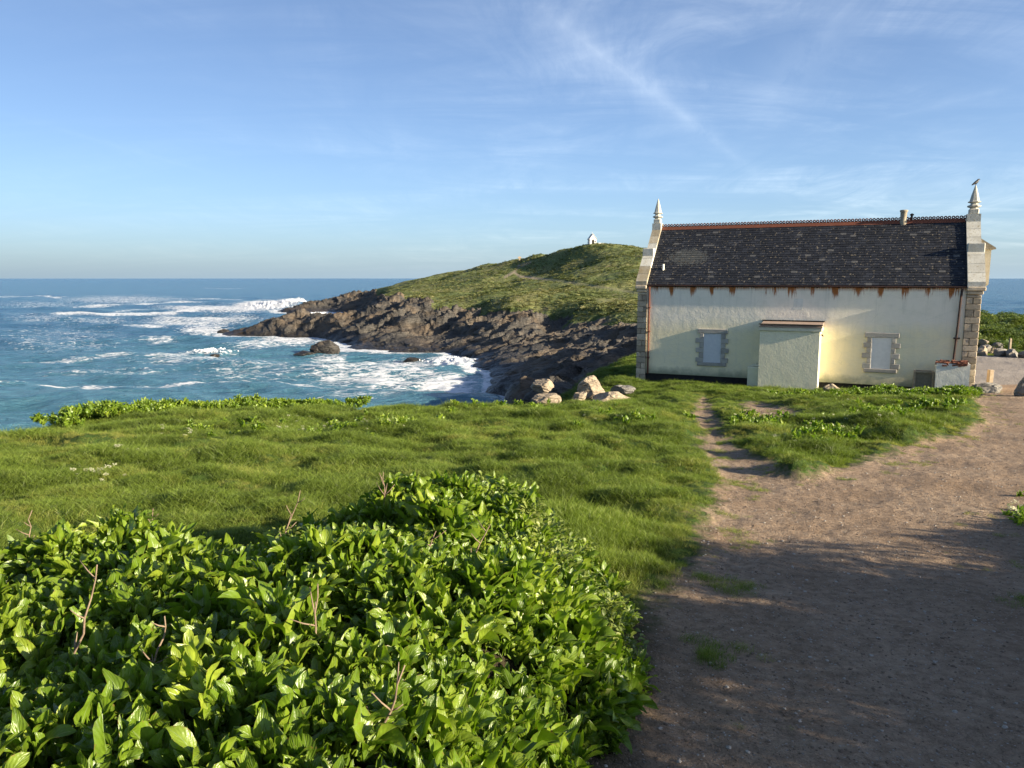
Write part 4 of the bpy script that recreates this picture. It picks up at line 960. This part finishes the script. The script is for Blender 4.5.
# far patches of the same leaves: along the cliff edge, on the rise by the house, round the boulders
def patchpts(poly, n, seed, thr=-.2, fr=.9):
    P = np.array(poly); x0, y0 = P.min(0); x1, y1 = P.max(0); X = RNG.uniform(x0, x1, n); Y = RNG.uniform(y0, y1, n)
    k = (poly_sd(poly, X, Y)+.5*pn(X*fr, Y*fr, seed) > 0) & (pn(X*1.3, Y*1.3, seed+1) > thr); X, Y = X[k], Y[k]
    zz, mk = surf(X, Y); k = (mk['path'] < -.15) & (mk['bsd'] < -.1); X, Y, zz = X[k], Y[k], zz[k]; return np.stack([X, Y, zz+.02+RNG.random(len(X))*.12], 1)
Pa = [patchpts([(-11.2,17.6),(-11.3,20.4),(-9.0,22.5),(-6.2,23.3),(-4.0,23.5),(-6.0,21.8),(-8.6,20.0),(-10.3,17.9)], 3600, 300, -.9),
      patchpts([(12.0,27.6),(12.8,29.9),(15.5,29.3),(17.9,28.6),(17.9,27.0),(15.6,26.2)], 2000, 310, -.35),
      patchpts([(9.0,27.5),(10.5,29.0),(13.5,27.6),(12.5,25.6)], 420, 320, .0),
      patchpts([(17.6,28.6),(17.8,30.9),(20.2,30.6),(20.2,28.4)], 480, 330, -.7)]
for px_, py_, w_, n_ in ((395,428,40,26),(340,432,45,26),(560,412,50,26),(480,408,60,30),(240,436,60,20),(620,425,40,18),(690,420,20,20),(820,440,30,60),(760,425,26,50),(880,418,36,110),(930,412,30,90)):
    q = on_ground(px_+RNG.normal(0, w_*.5, n_), py_+RNG.normal(0, w_*.10, n_)); zz, mk = surf(q[:,0], q[:,1]); k = mk['path'] < -.2; Pa.append(np.stack([q[k,0], q[k,1], zz[k]+.02], 1))
Pa[0][:,2] += .14
P = np.concatenate(Pa); leafy('leaf_patches', P, RNG.uniform(.6, 1.1, len(P)), np.clip(RNG.normal(.55, .18, len(P)), 0, 1), ROS, 'low bright green leafy patches along the cliff edge and near the house', 'plants')
# weeds and creamy flower heads in the grass
P = []
for px, py, w, h, n in ((350,431,50,5,50),(285,436,30,4,22),(95,486,26,5,22),(125,468,14,4,10),(770,425,30,10,30),(835,430,40,10,40),(950,398,40,8,40),(300,425,40,4,20),(175,441,22,4,14),(880,398,60,10,50),(800,440,60,14,20),(395,426,30,3,14),(1017,508,10,8,10),(600,425,60,10,10)):
    q = on_ground(px+RNG.normal(0, w*.5, n), py+RNG.normal(0, h*.5, n)); P.append(np.stack([q[:,0], q[:,1], ground_height(q[:,0], q[:,1])+.05], 1))
P = np.concatenate(P); fl = []
for k in range(3):
    parts = []
    for i in range(16):
        v, f, u = leaf_verts(.022, .011, (R(60), R(0)), .2, 0, 0, 2, 2, .1); a = rs.uniform(0, 6.28); parts.append((rotz(v, a)+np.array([rs.uniform(-.03,.03), rs.uniform(-.03,.03), .05+rs.uniform(0,.03)]), f, u))
    fl.append(template('flower_clump_%02d' % k, parts, M_FLOWER))
leafy('flowers', P, RNG.uniform(.5, 1.0, len(P)), RNG.random(len(P)), fl, 'scattered creamy flower heads in the cliff top grass', 'flowers')
# scrub beyond the car park and the bank on the right (leafy growth)
BR = []
for k in range(4):
    parts = []
    for i in range(150):
        L = rs.uniform(.05, .10); v, f, u = leaf_verts(L, L*.34, (R(rs.uniform(0, 80)), R(rs.uniform(-30, 30))), .2, .1, rs.uniform(-.8,.8), 2, 2, .15)
        t = rs.uniform(0, 2*PI); ph = math.acos(rs.uniform(-.1, 1)); rr = .30*rs.random()**.4
        v = rotz(v, rs.uniform(0, 6.28))+np.array([rr*math.sin(ph)*math.cos(t), rr*math.sin(ph)*math.sin(t), rr*math.cos(ph)*.8]); parts.append((v, f, u))
    BR.append(template('scrub_clump_%02d' % k, parts, M_SCRUB))
n = 5200; X = RNG.uniform(15, 52, n); Y = RNG.uniform(54, 76, n); zz, mk = surf(X, Y); k = (mk['scrub'] > .08) & (mk['edge'] > -2) & (pn(X*.35, Y*.35, 341) > -.35); P = np.stack([X, Y, zz], 1)[k]
leafy('scrub', P, RNG.uniform(1.0, 2.3, len(P)), np.clip(.45+.5*pn(P[:,0]*.2, P[:,1]*.3, 340)+RNG.normal(0, .15, len(P)), 0, 1), BR, 'dark green scrub between the car park and the sea at right', 'scrub')
n = 9000; X = RNG.uniform(3.5, 22, n); Y = RNG.uniform(-9, 17, n); zz, mk = surf(X, Y); hd = mk['hedge']; k = (hd < 2.3) & (mk['path'] < -.3) & (RNG.random(n) < sstep(2.7, 1.2, hd)+.15)
top = sstep(1.5, .2, hd[k])*(.50+.38*pn(X[k]*.55, Y[k]*.55, 350)+.25*pn(X[k]*1.9, Y[k]*1.9, 351)); P = np.stack([X[k], Y[k], zz[k]+RNG.random(k.sum())*np.clip(top, 0, 2)], 1)
leafy('undergrowth', P, RNG.uniform(.5, 1.2, len(P)), RNG.random(len(P)), BR, 'leafy undergrowth on the bank along the right side of the path', 'undergrowth')
q = on_ground(np.array([1016,1020,1024,1030,1012,1026,1034]+[1022]*8, float)+RNG.normal(0,5,15), np.array([498,505,500,515,508,525,500]+[520]*8, float)+RNG.normal(0,9,15)); P = np.stack([q[:,0], q[:,1], ground_height(q[:,0], q[:,1])-.05], 1)[::2]
leafy('bank_leaves', P, RNG.uniform(.5, .75, len(P)), RNG.uniform(.3, .8, len(P)), ROS, 'few leafy beet plants at the path side by the right edge', 'plants')
# loose grit on the path
def peb(k):
    import bmesh
    bm = bmesh.new(); bmesh.ops.create_icosphere(bm, subdivisions=1, radius=.01)
    for v in bm.verts: v.co = Vector((v.co.x*rs.uniform(.7,1.3), v.co.y*rs.uniform(.7,1.3), v.co.z*rs.uniform(.35,.7)))
    me = bpy.data.meshes.new('grit_%02d' % k); bm.to_mesh(me); bm.free()
    me.materials.append(M_GRIT[k%2]); return bpy.data.objects.new('grit_clump_%02d' % k, me)
M_GRIT = [simple('pale_grit', (.34,.30,.25), (.46,.42,.36), 40, .9), simple('brown_grit', (.14,.10,.07), (.22,.16,.11), 40, .9)]
X, Y, r = sample_view(36000, 1.7, 24, -5, 42, 1.0); zz, mk = surf(X, Y); k = mk['path'] > -.12; X, Y, zz, r = X[k], Y[k], zz[k], r[k]
sz = np.minimum(RNG.lognormal(-1.15, .58, len(X)), 1.15)*(1+.03*r)
scatter('gravel', np.stack([X, Y, zz+.001], 1), np.stack([RNG.normal(0,.2,len(X)), RNG.normal(0,.2,len(X)), RNG.uniform(0,6.28,len(X))], 1), sz, np.where(RNG.random(len(X)) < .28, 0, 1)+2*RNG.integers(0, 2, len(X)), RNG.random(len(X)), [peb(i) for i in range(4)], ('loose grit and small stones on the trodden path', 'gravel'))

# tussocks of turf over the far hill
M_TURF = leaf_mat('hill_turf', (.10,.135,.035), (.17,.19,.06), (.27,.25,.10), .7, .15, False)
TF = []
for k in range(3):
    parts = []
    for i in range(70):
        L = rs.uniform(.25, .6); v, f, u = leaf_verts(L, L*.3, (R(rs.uniform(10, 80)), R(rs.uniform(-20, 40))), .2, .1, 0, 2, 2, .1)
        t = rs.uniform(0, 6.28); q = 1.1*math.sqrt(rs.random()); parts.append((rotz(v, rs.uniform(0,6.28))+np.array([q*math.cos(t), q*math.sin(t), -.1+.25*(1-q)]), f, u))
    TF.append(template('turf_clump_%02d' % k, parts, M_TURF))
n = 26000; a = RNG.uniform(-.20, .21, n); d = 165*(400/165)**RNG.random(n); X, Y = a*d, d; zz, tf = headland(X, Y); k = (tf > .7)&(pn(X/9,Y/9,361) > -.5); 
P = np.stack([X[k], Y[k], zz[k]], 1); trk = line_d([(505,277),(514,272),(520,276.5),(560,281),(600,287),(650,295)], *project(P[:,0], P[:,1], P[:,2])); P = P[trk > 1.6]
leafy('hill_turf', P, RNG.uniform(.22, .62, len(P))*np.clip(1.05+.7*pn(P[:,0]/12, P[:,1]/12, 360), .4, 2), np.clip(.5+.5*pn(P[:,0]/20, P[:,1]/20, 362)+RNG.normal(0,.2,len(P)), 0, 1), TF, 'low windswept heath and turf covering the far hill', 'heath')

# dead stalks standing in the leaf bed: each one a thing
STK = [((76,655),(98,563),5,1,'forked dead stalk standing tallest at the left of the leaf bed'),
       ((150,668),(166,615),5,2,'broken dead stalk in the middle of the left part of the bed'),
       ((312,660),(317,585),5,3,'upright red-brown dead stalk near the middle of the bed'),
       ((277,555),(300,490),4,4,'slanting dead stalk at the far edge of the bed, leaning right'),
       ((28,534),(31,511),4,5,'short dead stalk at the far left edge of the bed'),
       ((150,530),(153,508),4,6,'curved dead twig at the back of the bed'),
       ((466,578),(490,524),4,7,'thin straight pale stalk slanting in the upper right of the bed'),
       ((425,566),(436,532),4,8,'pair of thin dead stalks beside the pale straight one'),
       ((378,728),(404,668),6,9,'grey dead stalk low in the right part of the bed, leaning right'),
       ((385,528),(383,472),4,10,'fine dead stem rising above the back edge of the bed')]
for (p0, p1, dseg, sd_, lb) in STK:
    q = on_ground(np.array(float(p0[0])), np.array(float(p0[1])), .5); x0, y0 = float(q[0]), float(q[1]); zb_ = gh(x0, y0)
    a1, s1 = ray(*p1); dist = y0; top = np.array([float(a1)*dist, dist, EYE+float(s1)*dist]); a0_, s0 = ray(*p0); bot = np.array([float(a0_)*dist, dist, EYE+float(s0)*dist])
    r_ = random.Random(sd_); b = MB(); root = np.array([bot[0]-(top[0]-bot[0])*.6, bot[1], min(zb_, bot[2]-.05)-.02]); n = 9; pts = []
    for i in range(n+1):
        t = i/n; p = root*(1-t)+top*t; p = p+np.array([r_.uniform(-1,1)*.008, r_.uniform(-1,1)*.02, 0]); pts.append(tuple(p))
    rr = [.0065*(1-.65*i/n) for i in range(n+1)]; b.tube(pts, rr, 6)
    for j in range(r_.randint(4, 8)):
        i = r_.randint(4, n-1); p = np.array(pts[i]); d = np.array([r_.uniform(-1,1), r_.uniform(-.6,.6), r_.uniform(.3,1)]); d = d/np.linalg.norm(d)*r_.uniform(.04,.10)
        b.tube([tuple(p), tuple(p+d*.5+np.array([0,0,-.004])), tuple(p+d)], [.003, .0025, .0015], 5)
    o = b.build('dead_stalk', M_STEM, None, True); tag(o, lb, 'dead stalk', 'dead stalks in the leaf bed')
# ================================================================ LIGHT, SKY, CAMERA
w = bpy.data.worlds.new('World'); scn.world = w; w.use_nodes = True
m = NM('', w); t = w.node_tree
sky = m.new('ShaderNodeTexSky', sky_type='NISHITA'); sky.sun_disc = False; sky.sun_elevation = SUN_EL; sky.sun_rotation = SUN_AZ; sky.altitude = 20; sky.air_density = .8; sky.dust_density = SKY_DUST; sky.ozone_density = 4.5
dv = m.new('ShaderNodeTexCoord').outputs['Generated']; x, y, z = m.sep(dv)
zc = m.math('ADD', m.math('MAXIMUM', z, 0), .12); q = m.comb(m.math('DIVIDE', x, zc), m.math('DIVIDE', y, zc), 0)
n1 = m.noise(m.map(q, (.55, 1.5, 1), (0, 0, R(28))), 1.1, 9, .62, .9); n2 = m.noise(m.map(q, (1.4, .5, 1), (0, 0, R(-20))), 2.0, 9, .68, 1.4); big = m.noise(q, .55, 3, .5)
ci = m.math('MULTIPLY', m.rng(n1, .42, .80), m.rng(n2, .30, .72)); ci = m.math('MULTIPLY', ci, m.rng(big, .28, .55)); ci = m.math('MULTIPLY', ci, m.rng(x, -.45, .35, .25, 1.0))
def dirp(px, py):
    a, s = ray(px, py); v = Vector((float(a), 1, float(s))); return v.normalized()
def contrail(p, q_, wd, k):
    a, b = dirp(*p), dirp(*q_); n = a.cross(b).normalized(); mid = (a+b).normalized(); half = math.cos(a.angle(b)/2)
    d = m.math('ABSOLUTE', m.vmath('DOT_PRODUCT', dv, tuple(n))); al = m.vmath('DOT_PRODUCT', dv, tuple(mid))
    wn = m.noise(dv, 14, 6, .65); d = m.math('ADD', d, m.math('MULTIPLY', m.math('SUBTRACT', wn, .5), wd*1.2))
    e = m.rng(d, wd, 0); e = m.math('MULTIPLY', m.math('MULTIPLY', e, e), m.rng(al, half-.004, half+.02)); return m.math('MULTIPLY', e, m.math('MULTIPLY', k, m.rng(wn, .3, .6)))
ct = m.math('ADD', contrail((555,20),(700,130),.034,.75), contrail((660,95),(775,190),.016,.5)); ct = m.math('ADD', ct, contrail((760,110),(870,-10),.09,.6)); ct = m.math('ADD', ct, contrail((10,115),(200,170),.006,.14)); ct = m.math('ADD', ct, contrail((900,115),(1040,80),.012,.3))
f = m.math('MINIMUM', m.math('ADD', m.math('MULTIPLY', ci, .8), ct), .6)
hs = m.new('ShaderNodeHueSaturation'); hs.inputs['Saturation'].default_value = SKY_SAT; t.links.new(sky.outputs[0], hs.inputs['Color'])
cc = m.mix(1, hs.outputs[0], (2.0, 1.75, 1.45), 'MULTIPLY'); cc = m.mix(.5, cc, (CLOUD_V*.92, CLOUD_V*.96, CLOUD_V))
col = m.mix(f, hs.outputs[0], cc)
veil = m.math('MULTIPLY', m.math('POWER', 2.718, m.math('MULTIPLY', m.math('MAXIMUM', z, 0), -22.0)), .75)
k_ = 1/(SKY_STR*2**EXPOSURE); col = m.mix(veil, col, (.50*k_, .68*k_, .84*k_))      # sea haze along the horizon
side = m.rng(x, -.62, .15, .76, 1.0); col = m.mix(1, col, m.comb(side, side, side), 'MULTIPLY')
bg = m.new('ShaderNodeBackground'); t.links.new(col, bg.inputs[0]); bg.inputs[1].default_value = SKY_STR
ow = m.new('ShaderNodeOutputWorld'); t.links.new(bg.outputs[0], ow.inputs[0])
sl = bpy.data.lights.new('sun', 'SUN'); sl.energy = SUN_STR; sl.angle = R(.53); sl.color = (1, .86, .64); so = link(bpy.data.objects.new('sun', sl))
dirv = Vector((math.sin(SUN_AZ)*math.cos(SUN_EL), math.cos(SUN_AZ)*math.cos(SUN_EL), math.sin(SUN_EL))); so.rotation_euler = dirv.to_track_quat('Z', 'Y').to_euler(); so.location = (20, -20, 40)
cam = bpy.data.cameras.new('camera'); cam.sensor_width = 36; cam.lens = 36*F/1024; cam.clip_start = .05; cam.clip_end = 60000
co = link(bpy.data.objects.new('camera', cam)); co.location = (0, 0, EYE); co.rotation_euler = (PI/2-PITCH, 0, 0); scn.camera = co
scn.view_settings.view_transform = 'Standard'; scn.view_settings.look = 'None'; scn.view_settings.gamma = 1; scn.view_settings.exposure = EXPOSURE; scn.view_settings.use_curve_mapping = False
scn.cycles.max_bounces = 6; scn.cycles.diffuse_bounces = 3; scn.cycles.transparent_max_bounces = 4; scn.cycles.use_denoising = True; scn.cycles.sample_clamp_indirect = 6
